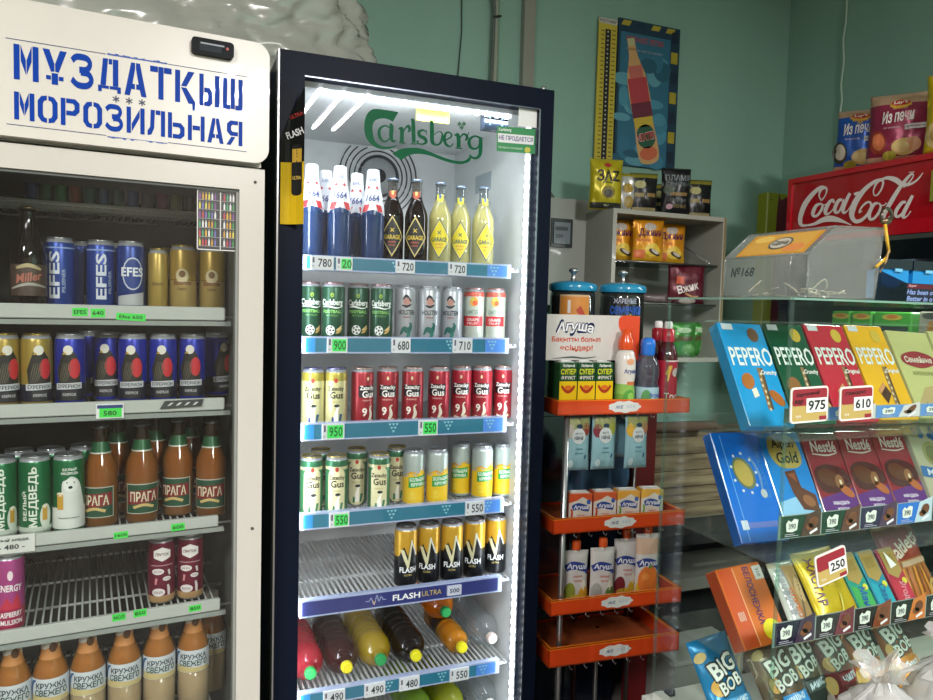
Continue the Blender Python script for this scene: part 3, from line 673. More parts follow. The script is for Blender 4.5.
row(B, CANE, [(356, .175), (396, .175), (320, .185)], .909, lambda i, n: ['cream and green goose can set back between two front ones', 'cream and green goose can half hidden beside the yellow citrus cans', 'cream and green goose can mostly hidden behind leftmost two on fourth shelf'][i], 'beer can', 'cream and green beer cans on the fourth shelf', 498, .15)
row(B, CANY, [(413, .12, 0, .25), (436.5, .115, 0, .25), (460, .18, 0, -.3), (481.5, .13, 0, .2), (502, .14, 0, .25)], .909, 'yellow and silver citrus can with green flag, {} of five on fourth shelf', 'beer can', 'yellow citrus cans on the fourth shelf', 500, .3)
row(B, CANB, [(405, .115, 0, .25), (427.7, .12, 0, -.1), (450.5, .115), (473, .12, 0, -.1), (494, .13)], .693, 'black and gold energy drink can, {} of five on the lower wire shelf', 'energy drink can', 'black and gold energy drink cans', 582, .12)

# --- glass bottles in the black fridge
def crown(m, z, r, col, fin='metal'):
    m.lathe([(r, z), (r+.0012, z+.001), (r, z+.005), (r-.003, z+.0065), (0, z+.007)], col, 21, fin, caps=False)
def bottle_blanc():
    prof = [(.026, 0), (.0300, .004), (.0300, .118), (.027, .136), (.019, .165), (.0145, .190), (.0135, .222), (.0145, .224), (.0145, .228)]
    m = MB(); m.lathe(prof[:4]+[(.0255, .142)], '#3a66a8', 24, 'dkglass'); m.lathe([(.024, .006), (.0272, .112), (.018, .15)], '#0c2a52', 16, 'gloss')
    l = MB(); W2 = [(.0304, .116), (.0292, .136), (.0240, .165), (.0190, .190), (.0162, .222), (.0160, .226), (.0150, .231), (.011, .233), (0, .233)]
    rf = interp(W2[:6]); l.lathe(W2, '#dfe1e8', 24, 'print', caps=False)
    f = cylrmap(rf, .0008); f2 = cylrmap(rf, .0012)
    l.dec(text('1664', .040, .017, .015, .15, 0, .158), '#3c4c86', f2, Lm=.006); l.dec(text('BLANC', .032, .009, 0, 0, 0, .205), '#50609a', f2, Lm=.006)
    for sx in (-1, 1):
        l.dec(poly([(sx*.030, .122), (sx*.014, .124), (sx*.008, .142), (sx*.024, .140)]), '#c5343a', f, Lm=.006); l.dec(poly([(sx*.022, .181), (sx*.008, .184), (sx*.018, .190)]), '#c5343a', f, Lm=.005)
    l.dec(poly([(-.03, .1195), (0, .128), (.03, .1195), (.03, .112), (-.03, .112)]), '#0f3260', cylrmap(rf, .0009), 'gloss', .006)
    return Proto(('beer_bottle', m, None), ('neck_wrap', l, 0))
def bottle_garage(liq, fin, lab, edge, tcol, fill='liquid'):
    prof = [(.027, 0), (.0305, .004), (.0305, .112), (.0285, .126), (.018, .150), (.0140, .164), (.0128, .178), (.0125, .196), (.014, .198), (.014, .203)]
    m = MB(); m.lathe(prof[:6], liq, 24, fin); m.lathe(prof[5:], '#c9ced2' if fill == 'liquid' else '#b8b4b0', 24, 'clearpet', caps=False)
    m.lathe([(.025, .005), (.0275, .11), (.024, .128), (.014, .150)], liq, 16, 'print' if fill == 'liquid' else 'gloss')
    rf = interp(prof); f = cylrmap(rf, .0006); f2 = cylrmap(rf, .001); f3 = cylrmap(rf, .0014)
    l = MB()
    for s_, c, ff in ((1.0, edge, f), (.93, '#d8c890', f2), (.88, lab, f3)): l.dec(xf(poly([(-.031*s_, 0), (0, -.050*s_), (.031*s_, 0), (0, .050*s_)]), 1, 1, 0, .064), c, ff, Lm=.006)
    f4 = cylrmap(rf, .0018); l.dec(text('GARAGE', .042, .011, .03, 0, 0, .062), tcol, f4, Lm=.006); l.dec(text('HARD', .02, .005, .01, 0, 0, .050), '#c8563a', f4, Lm=.006); l.dec(text('DRINK', .016, .004, .01, 0, 0, .042), '#c8563a', f4, Lm=.006)
    for r_ in (.8, -.8): l.dec(xf(rect(-.006, -.001, .006, .001), 1, 1, 0, .079, r_), tcol, f4)
    n = MB(); c2 = '#b8563a' if fill != 'liquid' else '#d8cf3a'
    n.dec(xf(poly([(-.022, .008), (.022, .008), (.018, -.006), (0, -.012), (-.018, -.006)]), 1, 1, 0, .168), c2, f, Lm=.005); n.dec(xf(poly([(-.008, .006), (.008, .006), (.006, -.004), (-.006, -.004)]), 1, 1, 0, .170), '#e8c87a' if fill != 'liquid' else '#4a6a9a', f2, Lm=.005)
    c = MB(); crown(c, .201, .0148, '#8e9cb6')
    return Proto(('lemonade_bottle', m, None), ('label', l, 0), ('neck_label', n, 0), ('bottle_cap', c, 0))
PBL = bottle_blanc(); PGD = bottle_garage('#2a1216', 'dkglass', '#1c1c1c', '#d8c070', '#e0c040', 'dark'); PGY = bottle_garage('#e4dfae', 'liquid', '#dcc81c', '#1f3a4a', '#2a4a52')
row(B, PBL, [(311, .12), (339, .11), (372, .115)], 1.557, 'blue glass beer bottle with white wrapped neck, {} in front row on top shelf', 'beer bottle', 'blue beer bottles on the top shelf', 250, .08)
row(B, PBL, [(325, .19), (356, .19)], 1.557, lambda i, n: ['blue bottle with white neck behind the gap of the leftmost two', 'blue bottle with white neck standing behind the rightmost blue bottle'][i], 'beer bottle', 'blue beer bottles on the top shelf', 245, .1)
row(B, PGD, [(391.5, .15), (415.5, .135)], 1.557, lambda i, n: ['dark cola coloured bottle with diamond label next to the blue bottles', 'dark bottle with diamond label next to the yellow lemonade bottles'][i], 'lemonade bottle', 'dark bottles on the top shelf', 255, .08, 1.07)
row(B, PGY, [(439, .135), (459, .16, 0, .05), (482, .14, 0, .35)], 1.557, lambda i, n: ['yellow lemonade bottle standing next to the dark bottles', 'yellow lemonade bottle in the middle of three on top shelf', 'yellow lemonade bottle at the right end of the top shelf'][i], 'lemonade bottle', 'yellow lemonade bottles on the top shelf', 262, .05, 1.06)

# --- PET bottles lying down, caps to the front. local: axis along -Y, cap end at y=0
def pet(liq, capc, fin='liquid', ln=.30, r=.0455, label=None, fill=1.0):
    prof = [(.0135, .016), (.0145, .020), (.0175, .023), (.0155, .026), (.024, .034), (.034, .044), (r-.004, .058), (r, .074), (r, .096), (r-.001, .106), (r-.005, .113), (r-.001, .120), (r-.001, .130), (r-.005, .136), (r-.001, .142), (r-.003, .17), (r-.006, .178), (r-.001, .186), (r, .20), (r-.004, .208), (r, .216), (r, ln-.02), (r-.010, ln)]
    Mx = Matrix.Rotation(-PI/2, 4, 'X')
    m = MB(); m.lathe(prof, liq, 24, fin, M=Mx)
    inner = [(max(.004, a-.004), b+.006 if b < .2 else b-.008) for a, b in prof[2:]]
    if fill: m.lathe(inner, liq, 18, 'gloss' if fin == 'dkglass' else 'liquid', M=Mx)
    c = MB(); c.lathe([(0, 0), (.0125, .0)], capc, 20, 'print', M=Mx, caps=False, sm=False); c.lathe([(.0125, 0), (.0148, .0025), (.0150, .016), (.0140, .018)], capc, 20, 'print', M=Mx, caps=False); c.lathe([(.0095, -.0003), (.0098, -.0003)], '#2a4a30', 20, 'print', M=Mx, caps=False)
    for k in range(20):
        a = 2*PI*k/20; c.box((-.0008, -.0005, .003), (.0008, .0006, .015), capc, 'print', M=Mx @ Matrix.Rotation(a, 4, 'Z') @ TR(0, -.0148, 0))
    p = [('drink_bottle', m, None), ('bottle_cap', c, 0)]
    if label:
        l = MB(); l.lathe([(r-.0022, .126), (r-.0012, .130), (r-.0012, .175), (r-.0022, .179)], label, 24, 'print', M=Mx, caps=False); p.append(('label', l, 0))
    return Proto(*p)
def lie(proto, px, py, d, lab, z=None, tilt=0, sk=0):
    q = B.on(px, py, d); w = B.w(q.x, d, q.z if z is None else z)
    proto.spawn(TR(w.x, w.y, w.z, sk, tilt), lab, 'drink bottle', 'plastic drink bottles lying on the fridge shelves')
LZ = .499
lie(pet('#f2405c', '#35b25a'), 311, 683, .085, 'pink red drink bottle with green cap lying at the left end', LZ)
lie(pet('#5a2620', '#f0e020', 'dkglass'), 347.5, 669, .085, 'brown red cola bottle with yellow cap lying on lowest price rail shelf', LZ)
lie(pet('#ecd42a', '#1f9a50'), 381.5, 663, .095, 'yellow drink bottle with green cap lying beside the brown red one', LZ)
lie(pet('#33261f', '#e8e020', 'dkglass'), 417, 656, .085, 'black cola bottle with yellow cap lying in the middle of the shelf', LZ)
lie(pet('#e2b23a', '#e8dc20', 'dkglass', r=.036, label='#2c2320', ln=.26), 463, 648, .105, 'smaller dark bottle with yellow shoulder and yellow cap under the orange one', .491)
lie(pet('#ffb028', '#1f9a50'), 446, 634, .18, 'orange drink bottle with green cap stacked on top of the cola bottle', .566, 0, -.03)
lie(pet('#f0f5f8', '#e6d4d0', 'clearpet', fill=0), 493, 640, .115, 'clear water bottle with pale cap lying at the right end', .499, 0, -.02)
LZ2 = .305
lie(pet('#a9cf3a', '#2fa85a'), 425, 700, .10, 'lime green drink bottle lying on the shelf under the lowest visible rail', LZ2)
lie(pet('#c9cf2a', '#2f9a4a'), 458, 700, .10, 'yellow green drink bottle with green cap on the shelf below', LZ2)
lie(pet('#f0f5f8', '#e6e4e0', 'clearpet', fill=0), 492, 700, .11, 'clear bottle lying on the shelf below next to the yellow green one', LZ2)

# ================================================================== WHITE FRIDGE CONTENTS
def a_efes(m, f):
    f2 = cylmap(.029, .0008); tx(m, f, 'EFES', .100, .021, -.008, .072, '#d7deea', .04, PI/2); tx(m, f, 'PILSENER', .05, .007, .010, .06, '#9fb0d0', .02, PI/2); sh(m, f, rect(-.09, .128, .09, .131), '#8ea6d8')
def a_efes2(m, f):
    f2 = cylmap(.029, .0008); sh(m, f, ell(.004, .080, .022, .036), '#c9d2e2'); sh(m, f2, ell(.004, .080, .019, .033), '#1d3f8e'); tx(m, cylmap(.029, .0012), 'EFES', .046, .020, .003, .084, '#e6eaf2', .05)
    sh(m, f, poly([(-.03, .03), (.03, .04), (.03, .011), (-.03, .011)]), '#b9bcc0')
def a_gold(m, f):
    f2 = cylmap(.029, .0008); sh(m, f, rect(-.09, .070, .09, .0715), '#6a4c1c'); sh(m, f, ell(0, .080, .014, .016), '#d8c9a0'); sh(m, f2, ell(0, .084, .007, .008), '#7a5a2c'); tx(m, f2, 'Золотое', .040, .010, 0, .064, '#6a1f1c', .03, 0, .2); tx(m, f2, 'ПИВО', .02, .006, 0, .05, '#5a3c1c', .02)
def a_eagle(m, f):
    f2 = cylmap(.029, .0008); f3 = cylmap(.029, .0012); f4 = cylmap(.029, .0016)
    sh(m, f, rect(-.09, .011, .09, .046), '#16172a')
    sh(m, cylmap(.029, .0006), poly([(-.020, .040), (-.024, .075), (-.012, .112), (.004, .120), (.016, .100), (.022, .070), (.020, .040)]), '#23221f'); sh(m, f2, ell(-.002, .116, .009, .010), '#e0ddd2'); sh(m, f3, poly([(-.008, .112), (-.013, .107), (-.004, .108)]), '#c9a23a'); sh(m, f2, ell(.010, .078, .011, .021), '#c22a35')
    for k in range(5): sh(m, f2, stroke([(-.018+k*.003, .05, .001), (-.015+k*.004, .07, .002), (-.010+k*.003, .09, .001)]), '#5a5648')
    sh(m, f3, poly([(-.026, .034), (.024, .036), (.024, .049), (-.026, .047)]), '#c9ccd2'); tx(m, f4, 'ЕХРЕРИОН', .042, .008, -.001, .0415, '#20222c', .02); sh(m, f2, rect(-.016, .012, .016, .032), '#2a2a30'); tx(m, f3, 'KREPKOE', .024, .006, 0, .024, '#c8c8cc', .01)
def a_med(m, f):
    f2 = cylmap(.030, .0008); tx(m, f, 'МЕДВЕДЬ', .124, .018, -.003, .082, '#dfe6dc', .05, PI/2); tx(m, f, 'БЕЛЫЙ', .060, .010, -.021, .064, '#dfe6dc', .03, PI/2)
    sh(m, f, ell(.020, .040, .012, .026), '#cfd8cc'); sh(m, f2, rect(.013, .032, .023, .060), '#c79a36'); sh(m, f2, ell(.018, .061, .006, .004), '#ece6d0'); sh(m, f, rect(-.09, .011, .09, .02), '#b9c4b8')
def a_bear(m, f):
    f2 = cylmap(.030, .0008); f3 = cylmap(.030, .0012)
    sh(m, f, poly([(-.09, .011), (-.09, .050)]+spline([(-.020, .056), (-.014, .080), (-.012, .108), (-.004, .114), (.004, .120), (.014, .116), (.022, .104), (.028, .08), (.034, .056)], 4)+[(.09, .05), (.09, .011)]), '#d3d8d4'); sh(m, f2, ell(.004, .102, .014, .014), '#e4e8e4'); sh(m, f3, ell(.003, .098, .004, .003), '#1c2224')
    sh(m, f3, ell(-.003, .108, .0015, .0015, 6), '#1c2224'); sh(m, f3, ell(.010, .108, .0015, .0015, 6), '#1c2224')
    tx(m, f2, 'БЕЛЫЙ', .026, .007, .002, .136, '#e8ece6', .03); tx(m, f2, 'МЕДВЕДЬ', .032, .006, .002, .127, '#e8ece6', .03); sh(m, f3, rect(-.022, .052, -.010, .084), '#c79a36'); sh(m, f3, ell(-.016, .084, .007, .004), '#ece6d0'); tx(m, f2, 'безалкогольное', .040, .004, 0, .034, '#4a5a50', .01)
def a_pink(m, f):
    f2 = cylmap(.029, .0008); sh(m, f, ell(0, .118, .005, .010), '#f0d8e4'); tx(m, f, 'ENERGY', .044, .014, 0, .092, '#f3e9ef', .04, -.06); sh(m, f, poly([(-.02, .050), (-.006, .074), (.002, .058), (.012, .080), (.022, .046)]), '#c4304a'); tx(m, f2, 'RASPBERRY', .044, .011, 0, .038, '#f3e9ef', .04); tx(m, f2, 'EMULSION', .044, .010, 0, .022, '#f3e9ef', .04)
def a_mar(m, f):
    f2 = cylmap(.029, .0008); sh(m, f, poly([(-.018, .106), (-.018, .122), (0, .130), (.018, .122), (.018, .106), (0, .098)]), '#e6e2e0'); tx(m, f2, 'ПРИТОК', .028, .007, 0, .114, '#5a1a2a', .03); sh(m, f, rect(-.024, .088, .024, .0895), '#c8a0a8')
    for u, v, a, b in ((-.009, .075, .013, .007), (.010, .058, .009, .005), (-.008, .028, .014, .009)): sh(m, f, ell(u, v, a, b), '#e6dfe0'); tx(m, f2, 'БЛА БЛА', a*1.3, b*.6, u, v, '#5a1a2a', .01)
    sh(m, f, stroke([(.014, .020, .005), (.014, .034, .006), (.012, .044, .004)]), '#d8ccd0'); sh(m, f, stroke([(-.014, .046, .004), (-.012, .060, .005)]), '#d08a90'); sh(m, f, stroke([(.016, .066, .004), (.014, .078, .005)]), '#d8ccd0')
CE = can('beer_can', .152, .029, [(.136, '#1c3f92')], a_efes); CE2 = can('beer_can', .152, .029, [(.136, '#1a3a86')], a_efes2)
CG = can('beer_can', .150, .029, [(.070, '#b39a5a'), (.134, '#a98c3c')], a_gold, '#b09a4a'); CGS = can('beer_can', .140, .021, [(.124, '#b09648')], lambda m, f: tx(m, f, 'Золото', .024, .008, 0, .06, '#5a3c1c'), '#b09a4a')
CB = can('beer_can', .150, .029, [(.134, '#1b2ca0')], a_eagle); CBG = can('beer_can', .150, .029, [(.134, '#a48c3e')], a_eagle, '#b09a4a')
CM = can('beer_can', .165, .030, [(.020, '#b9c4b8'), (.149, '#1b6a40')], a_med); CW = can('beer_can', .165, .030, [(.149, '#1b6a40')], a_bear)
CP = can('energy_drink_can', .160, .029, [(.050, '#b02a56'), (.144, '#b0468a')], a_pink); CMR = can('drink_can', .150, .029, [(.020, '#c8a070'), (.134, '#6c1130')], a_mar)
row(W, CE, [(60, .20, 0, -.1)], 1.42, 'blue can with large white upright lettering on first shelf of white fridge', 'beer can', 'blue beer cans in the white fridge', 300, 0)
row(W, CE2, [(131, .19, 0, .0)], 1.42, 'blue can with white ring emblem on first shelf of white fridge', 'beer can', 'blue beer cans in the white fridge', 300, 0)
row(W, CE, [(101, .21, 0, .3)], 1.42, 'blue beer can left of the one with the ring emblem', 'beer can', 'blue beer cans in the white fridge', 300, 0)
row(W, CE2, [(82, .29, 0, 1.2), (116, .29, 0, -1)], 1.42, lambda i, n: ['blue can standing behind the first upright lettered can', 'blue can at the back beside the ring emblem can'][i], 'beer can', 'blue beer cans in the white fridge', 300, 0)
row(W, CGS, [(158, .19)], 1.42, 'slim golden can, thinnest can on first shelf of white fridge', 'beer can', 'golden cans in the white fridge', 300, .1)
row(W, CG, [(183, .19), (212, .20)], 1.42, lambda i, n: ['wide golden can next to the slim golden can', 'wide golden can at the right end under the layout chart'][i], 'beer can', 'golden cans in the white fridge', 300, .1)
row(W, CG, [(197, .30), (167, .32)], 1.42, lambda i, n: ['golden can at the back between the two wide golden cans', 'golden can at the back behind the slim golden can'][i], 'beer can', 'golden cans in the white fridge', 300, .3)
row(W, CBG, [(4, .13, 0, .3), (37, .13, 0, .2)], 1.22, lambda i, n: ['gold eagle can cut by the left edge of the photo', 'gold eagle can next to the blue eagle cans'][i], 'beer can', 'gold eagle beer cans', 400, 0)
row(W, CB, [(70.5, .13), (108, .18, 0, -.15), (133, .13), (163, .13), (192, .14)], 1.22, 'royal blue can with eagle and red shield, {} of five in front', 'beer can', 'blue eagle beer cans', 400, .1)
row(W, CB, [(92, .25, 0, .8), (217, .21, 0, .6)], 1.22, lambda i, n: ['royal blue eagle can standing in the back between the others', 'royal blue eagle can at the far right near the hinge'][i], 'beer can', 'blue eagle beer cans', 400, 0)
row(W, CM, [(1, .12, 0, .1), (35.5, .12)], .955, lambda i, n: ['green can with upright white lettering cut by left photo edge', 'green can with upright white lettering beside the bear can'][i], 'beer can', 'green and white cans with bear lettering', 527, 0)
row(W, CW, [(69, .115)], .955, 'green and white can with a white bear on it', 'beer can', 'green and white cans with bear lettering', 527, 0)
row(W, CM, [(20, .19), (52, .19), (84, .21)], .955, lambda i, n: ['green can behind the first two lettered green cans', 'green can behind the bear can', 'green can behind, touching the amber bottles'][i], 'beer can', 'green and white cans with bear lettering', 527, .5)
def bottle_praga():
    prof = [(.030, 0), (.034, .005), (.034, .118), (.031, .135), (.020, .160), (.0150, .182), (.0135, .205), (.0145, .207), (.0145, .213)]
    m = MB(); m.lathe(prof[:6], '#c08a44', 24, 'dkglass', caps=True); m.lathe(prof[5:], '#4a3626', 20, 'dkglass', caps=False); m.lathe([(.028, .006), (.030, .118), (.026, .136), (.015, .158)], '#c9801c', 16, 'gloss')
    rf = interp(prof); f = cylrmap(rf, .0006); f2 = cylrmap(rf, .001); f3 = cylrmap(rf, .0015)
    l = MB(); l.dec(rect(-.034, .022, .034, .088), '#b9bcae', f, Lm=.006); l.dec(rect(-.032, .024, .032, .086), '#1e4a34', f2, Lm=.006); l.dec(poly([(-.030, .042), (.030, .048), (.030, .076), (-.030, .072)]), '#7a2424', f3, Lm=.006)
    f4 = cylrmap(rf, .002); l.dec(text('ПРАГА', .048, .022, .02, 0, 0, .060), '#d8d2b8', f4, Lm=.006); l.dec(stroke([(-.018, .036, .006), (0, .042, .006), (.018, .036, .006)]), '#c9b070', f4)
    n = MB(); n.lathe([(.0208, .160), (.0158, .182)], '#2a5c3c', 20, 'foil', caps=False); n.lathe([(.0215, .157), (.0208, .160)], '#c8ccc0', 20, 'foil', caps=False)
    c = MB(); crown(c, .211, .0150, '#6a6e70')
    return Proto(('beer_bottle', m, None), ('label', l, 0), ('neck_foil', n, 0), ('bottle_cap', c, 0))
PP = bottle_praga()
row(W, PP, [(101, .14, 0, -.35), (142, .14, 0, .1), (178, .17, 0, -.3), (211, .13, 0, -.1)], .955, 'amber beer bottle with red label, {} of the front four', 'beer bottle', 'amber beer bottles in the white fridge', 520, .1)
row(W, PP, [(118, .25), (156, .25), (190, .27)], .955, 'amber beer bottle with green neck in back row, {} of three', 'beer bottle', 'amber beer bottles in the white fridge', 505, .6)
row(W, CP, [(9, .11, 0, .1)], .765, 'pink energy drink can on the nearly empty shelf of white fridge', 'energy drink can', None, 627, 0)
row(W, CMR, [(161.5, .14), (190, .14)], .765, lambda i, n: ['maroon can with white speech bubbles farther from the hinge', 'maroon can with white speech bubbles nearer the hinge'][i], 'drink can', 'maroon cans with speech bubbles', 600, .05)
def bottle_dark():
    prof = [(.030, 0), (.034, .005), (.034, .110), (.028, .135), (.017, .160), (.0145, .195), (.0150, .205)]
    m = MB(); m.lathe(prof, ['#241a14']*6, 24, 'dkglass'); m.lathe([(.028, .006), (.030, .110), (.020, .140)], '#1c1410', 12, 'gloss')
    rf = interp(prof); f = cylrmap(rf, .0006); f2 = cylrmap(rf, .001)
    l = MB(); l.dec(rect(-.036, .026, .036, .090), '#4a3a32', f, Lm=.006); l.dec(text('Miller', .045, .018, .03, .35, 0, .064, .2), '#b06a58', f2, Lm=.006); l.dec(stroke([(-.03, .04, .003), (0, .05, .006), (.03, .044, .003)]), '#a8a49a', f2, Lm=.006); l.dec(stroke([(-.02, .082, .005), (0, .088, .008), (.02, .080, .004)]), '#b8a880', f2, Lm=.006)
    c = MB(); crown(c, .204, .0155, '#7c7050')
    return Proto(('beer_bottle', m, None), ('label', l, 0), ('bottle_cap', c, 0))
row(W, bottle_dark(), [(29, .16)], 1.42, 'dark brown bottle with slanted label left of the blue cans', 'beer bottle', None, 300, 0)
def bottle_kr():
    prof = [(.028, 0), (.0345, .006), (.0345, .115), (.0335, .150), (.028, .168), (.0215, .182), (.018, .195), (.0155, .222), (.0150, .236)]
    m = MB(); m.lathe(prof[:3], '#e6dcc0', 24, 'dkglass'); m.lathe(prof[2:6], '#e0b060', 24, 'dkglass', caps=False); m.lathe([(.030, .006), (.031, .110)], '#b89a5c', 16, 'print'); m.lathe([(.031, .110), (.030, .150), (.018, .182)], '#c07c1c', 16, 'gloss')
    rf = interp(prof); f = cylrmap(rf, .0006); f2 = cylrmap(rf, .001); f3 = cylrmap(rf, .0015)
    l = MB(); l.lathe([(.0349, .095), (.0349, .130), (.0342, .146)], '#cfd6dc', 24, 'print', caps=False)
    l.dec(poly([(-.036, .096), (.036, .096), (.036, .104), (-.036, .112)]), '#c8b884', f2, Lm=.006); l.dec(stroke([(-.034, .100, .003), (-.038, .118, .005), (-.034, .136, .007), (-.026, .142, .003)]), '#2f6090', f2, Lm=.006)
    l.dec(text('КРУЖКА', .052, .012, .04, 0, .002, .132), '#2f4450', f3, Lm=.006); l.dec(text('СВЕЖЕГО', .056, .014, .05, .1, .002, .117), '#274f48', f3, Lm=.006)
    n = MB(); n.lathe([(.0222, .180), (.0190, .192), (.0180, .202)], '#c4874e', 20, 'print', caps=False); n.lathe([(.0180, .202), (.0162, .222), (.0158, .238), (.012, .240), (0, .240)], '#d6d3cc', 20, 'print', caps=False)
    fn = cylrmap(interp([(.0190, .192), (.0180, .202), (.0162, .222), (.0158, .238)]), .0008); n.dec(ell(.010, .206, .013, .010), '#5a3a22', fn, Lm=.004); n.dec(poly([(-.03, .200), (.03, .200), (.03, .214), (-.005, .206)]), '#c4874e', cylrmap(interp([(.0190, .192), (.0180, .202), (.0162, .222), (.0158, .238)]), .0004), Lm=.005)
    return Proto(('beer_bottle', m, None), ('label', l, 0), ('neck_wrap', n, 0))
row(W, bottle_kr(), [(13, .13), (51, .13), (88, .13), (124.5, .135), (159, .14), (193, .14)], .502, 'plastic amber beer bottle with orange neck wrap, {} of six on bottom shelf', 'beer bottle', 'amber plastic beer bottles on the bottom shelf', 690, .08)
row(W, bottle_kr(), [(211, .21)], .502, 'plastic amber beer bottle set back in the corner by the hinge', 'beer bottle', 'amber plastic beer bottles on the bottom shelf', 690, .08)
cols = ['#24407e', '#3a6a46', '#2f8a4c', '#a04a30', '#2c6a6a', '#3a6f9a', '#2f6a5a', '#3b66a8', '#4a4650', '#8a3a52', '#7c8a3a', '#4c5a40', '#35485c']
nmz = ['navy', 'dark green', 'bright green', 'rust red', 'dark teal', 'steel blue', 'sea green', 'mid blue', 'dark grey', 'dull pink', 'olive', 'moss green', 'slate']
for i, c in enumerate(cols):
    p = can('beer_can', .150, .0135, [(.03, c), (.134, c)], lambda m, f: sh(m, f, rect(-.012, .06, .012, .085), '#a8a48a'))
    px = 32+i*14.4; q = W.on(px, 195, .33); w = W.w(q.x, .33, 1.656); p.spawn(TR(w.x, w.y, w.z, face(w)), f'{nmz[i]} slim can on the dim top shelf of the white fridge', 'beer can', 'cans on the dim top shelf')
# ================================================================== BAGS, POUCHES, BOXES
def bag(name, w, h, t, colf, art=None, fin='foil', seed=0, crimp='#cfcfcf', extra=(), nu=18, nv=24, wr=.004, root=None):
    """filled pillow bag standing on its lower seam: x across, z up, front towards -y"""
    def dep(u, v):
        a = max(0, 1-abs(2*u/w)**2.2); b = max(0, 1-abs(2*v/h-1)**4)
        return t/2*(a**.6)*(b**.7)
    def edge(u, v): return u*(1-.05*math.sin(PI*v/h))
    def fr(u, v, off=0):
        d = dep(u, v); n = noise.noise(Vector((u*38+seed, v*30, seed*1.7)))*wr*(.3+min(1, d/(t*.25+1e-6)))+noise.noise(Vector((u*110+seed, v*26, 5)))*wr*.35
        return Vector((edge(u, v), -d+n-off, v))
    m = MB(); vs = []; fs = []; cs = []
    for j in range(nv+1):
        for i in range(nu+1): vs.append(fr(w*(i/nu-.5), h*j/nv))
    nb = len(vs)
    for j in range(nv+1):
        for i in range(nu+1):
            u, v = w*(i/nu-.5), h*j/nv; vs.append(Vector((edge(u, v), dep(u, v)*.9+.0008, v)))
    for j in range(nv):
        for i in range(nu):
            a = j*(nu+1)+i; u, v = w*((i+.5)/nu-.5), h*(j+.5)/nv
            c = colf(u, v) if callable(colf) else colf
            if v < h*.045 or v > h*.955: c = crimp
            fs.append((a, a+1, a+nu+2, a+nu+1)); cs.append(c); fs.append((nb+a, nb+a+nu+1, nb+a+nu+2, nb+a+1)); cs.append(c)
    for j in range(nv):
        for i in (0, nu):
            a = j*(nu+1)+i; b = a+nu+1; fs.append((a, b, nb+b, nb+a) if i == 0 else (a, nb+a, nb+b, b)); cs.append(crimp)
    for i in range(nu):
        for j in (0, nv):
            a = j*(nu+1)+i; fs.append((a, nb+a, nb+a+1, a+1) if j == 0 else (a, a+1, nb+a+1, nb+a)); cs.append(crimp)
    m.add(vs, fs, cs, fin, True)
    L = max(w, h)/16
    if art:
        def D(T, col, lay=1, f2='print'): m.dec([t_ for t_ in T], col, lambda u, v: fr(u, v, .0010+.0005*lay), f2, L*.7)
        art(D)
    return Proto((name, m, None), *extra)
def tdec(D, st, w, h, u, v, col, bold=.03, rot=0, shear=0, lay=2): D(text(st, w, h, bold, shear, u, v, rot), col, lay)
def boxpack(name, w, h, t, col, art=None, side=None, fin='gloss', bev=.0015, extra=()):
    """flat carton: x 0..w, z 0..h, front y=0, depth t behind"""
    m = MB(); m.box((0, 0, 0), (w, t, h), col, fin, bev=bev)
    if side: m.add([(-.0003, .001, .002), (-.0003, t-.001, .002), (-.0003, t-.001, h-.002), (-.0003, .001, h-.002)], [(0, 1, 2, 3)], side, fin)
    if art:
        def D(T, c, lay=1): m.dec(T, c, plmap(-.0002-.0003*lay), fin)
        art(D)
        if side:
            pass
    return Proto((name, m, None), *extra)

# ================================================================== ORANGE RACK
rk = empty('display_rack', O.M, 'orange four tray snack rack with chrome poles beside black fridge', 'display rack')
ORG = '#d8481c'; ORL = '#f07a20'
def tray(z0, z1, i):
    m = MB(); d = .28; w = .43; t = .004; h = z1-z0
    m.box((0, 0, z0), (w, d, z0+.004), '#a04a1c', 'matte'); fl = .012  # floor in a darker orange, shade inside the tray painted in
    for lo, hi in (((0, 0, z0), (w, t, z1)), ((0, d-t, z0), (w, d, z0+.012)), ((0, 0, z0), (t, d, z1)), ((w-t, 0, z0), (w, d, z1))): m.box(lo, hi, ORG, 'gloss')
    m.box((-.001, -.001, z1-.003), (w+.001, .012, z1), ORL, 'gloss'); m.box((-.001, .012, z1-.003), (.011, d+.001, z1), ORL, 'gloss'); m.box((w-.011, .012, z1-.003), (w+.001, d+.001, z1), ORL, 'gloss')
    o = obj('tray', m, rk)
    m = MB(); cx, cz = .212, (z0+z1)/2; P = [(cx+(.052+.0025*math.cos(9*a))*math.cos(a), cz+(.0165+.0016*math.cos(9*a+1))*math.sin(a)) for a in [2*PI*k/40 for k in range(40)]]
    m.dec(poly(P), '#d9dad6', plmap(-.0006)); m.dec(text('АгZ', .026, .009, .03, .2, cx-.017, cz), '#2b4a8c', plmap(-.0010))
    for k in range(3): m.dec(ell(cx+.010+k*.010, cz+.001, .0045, .006, 12), '#c4cbd2', plmap(-.0010))
    obj('cloud_price_label', m, o)
    for k in range(7):
        m = MB(); x = .07+k*.047; m.tube([(x, .01, z0), (x, .008, z0-.010), (x, -.006, z0-.012), (x, -.010, z0-.006)], .0012, '#b8b8bc', 'metal', 5); obj('hook', m, o)
TZ = [(1.150, 1.193), (.813, .856), (.577, .620), (.426, .480)]
for i, (a, b) in enumerate(TZ): tray(a, b, i)
for x, y, c in ((.045, .030, '#c9cdd0'), (.045, .25, '#8f8a88'), (.215, .262, '#7a4a40'), (.405, .25, '#8f8a88'), (.262, .20, '#b0b0b0')):
    m = MB()
    z0 = 0 if x != .262 else 0
    m.tube([(x, y, z0), (x, y, 1.175 if x != .262 else .43)], .0085 if y < .1 else .007, c, 'metal', 14); obj('pole', m, rk)
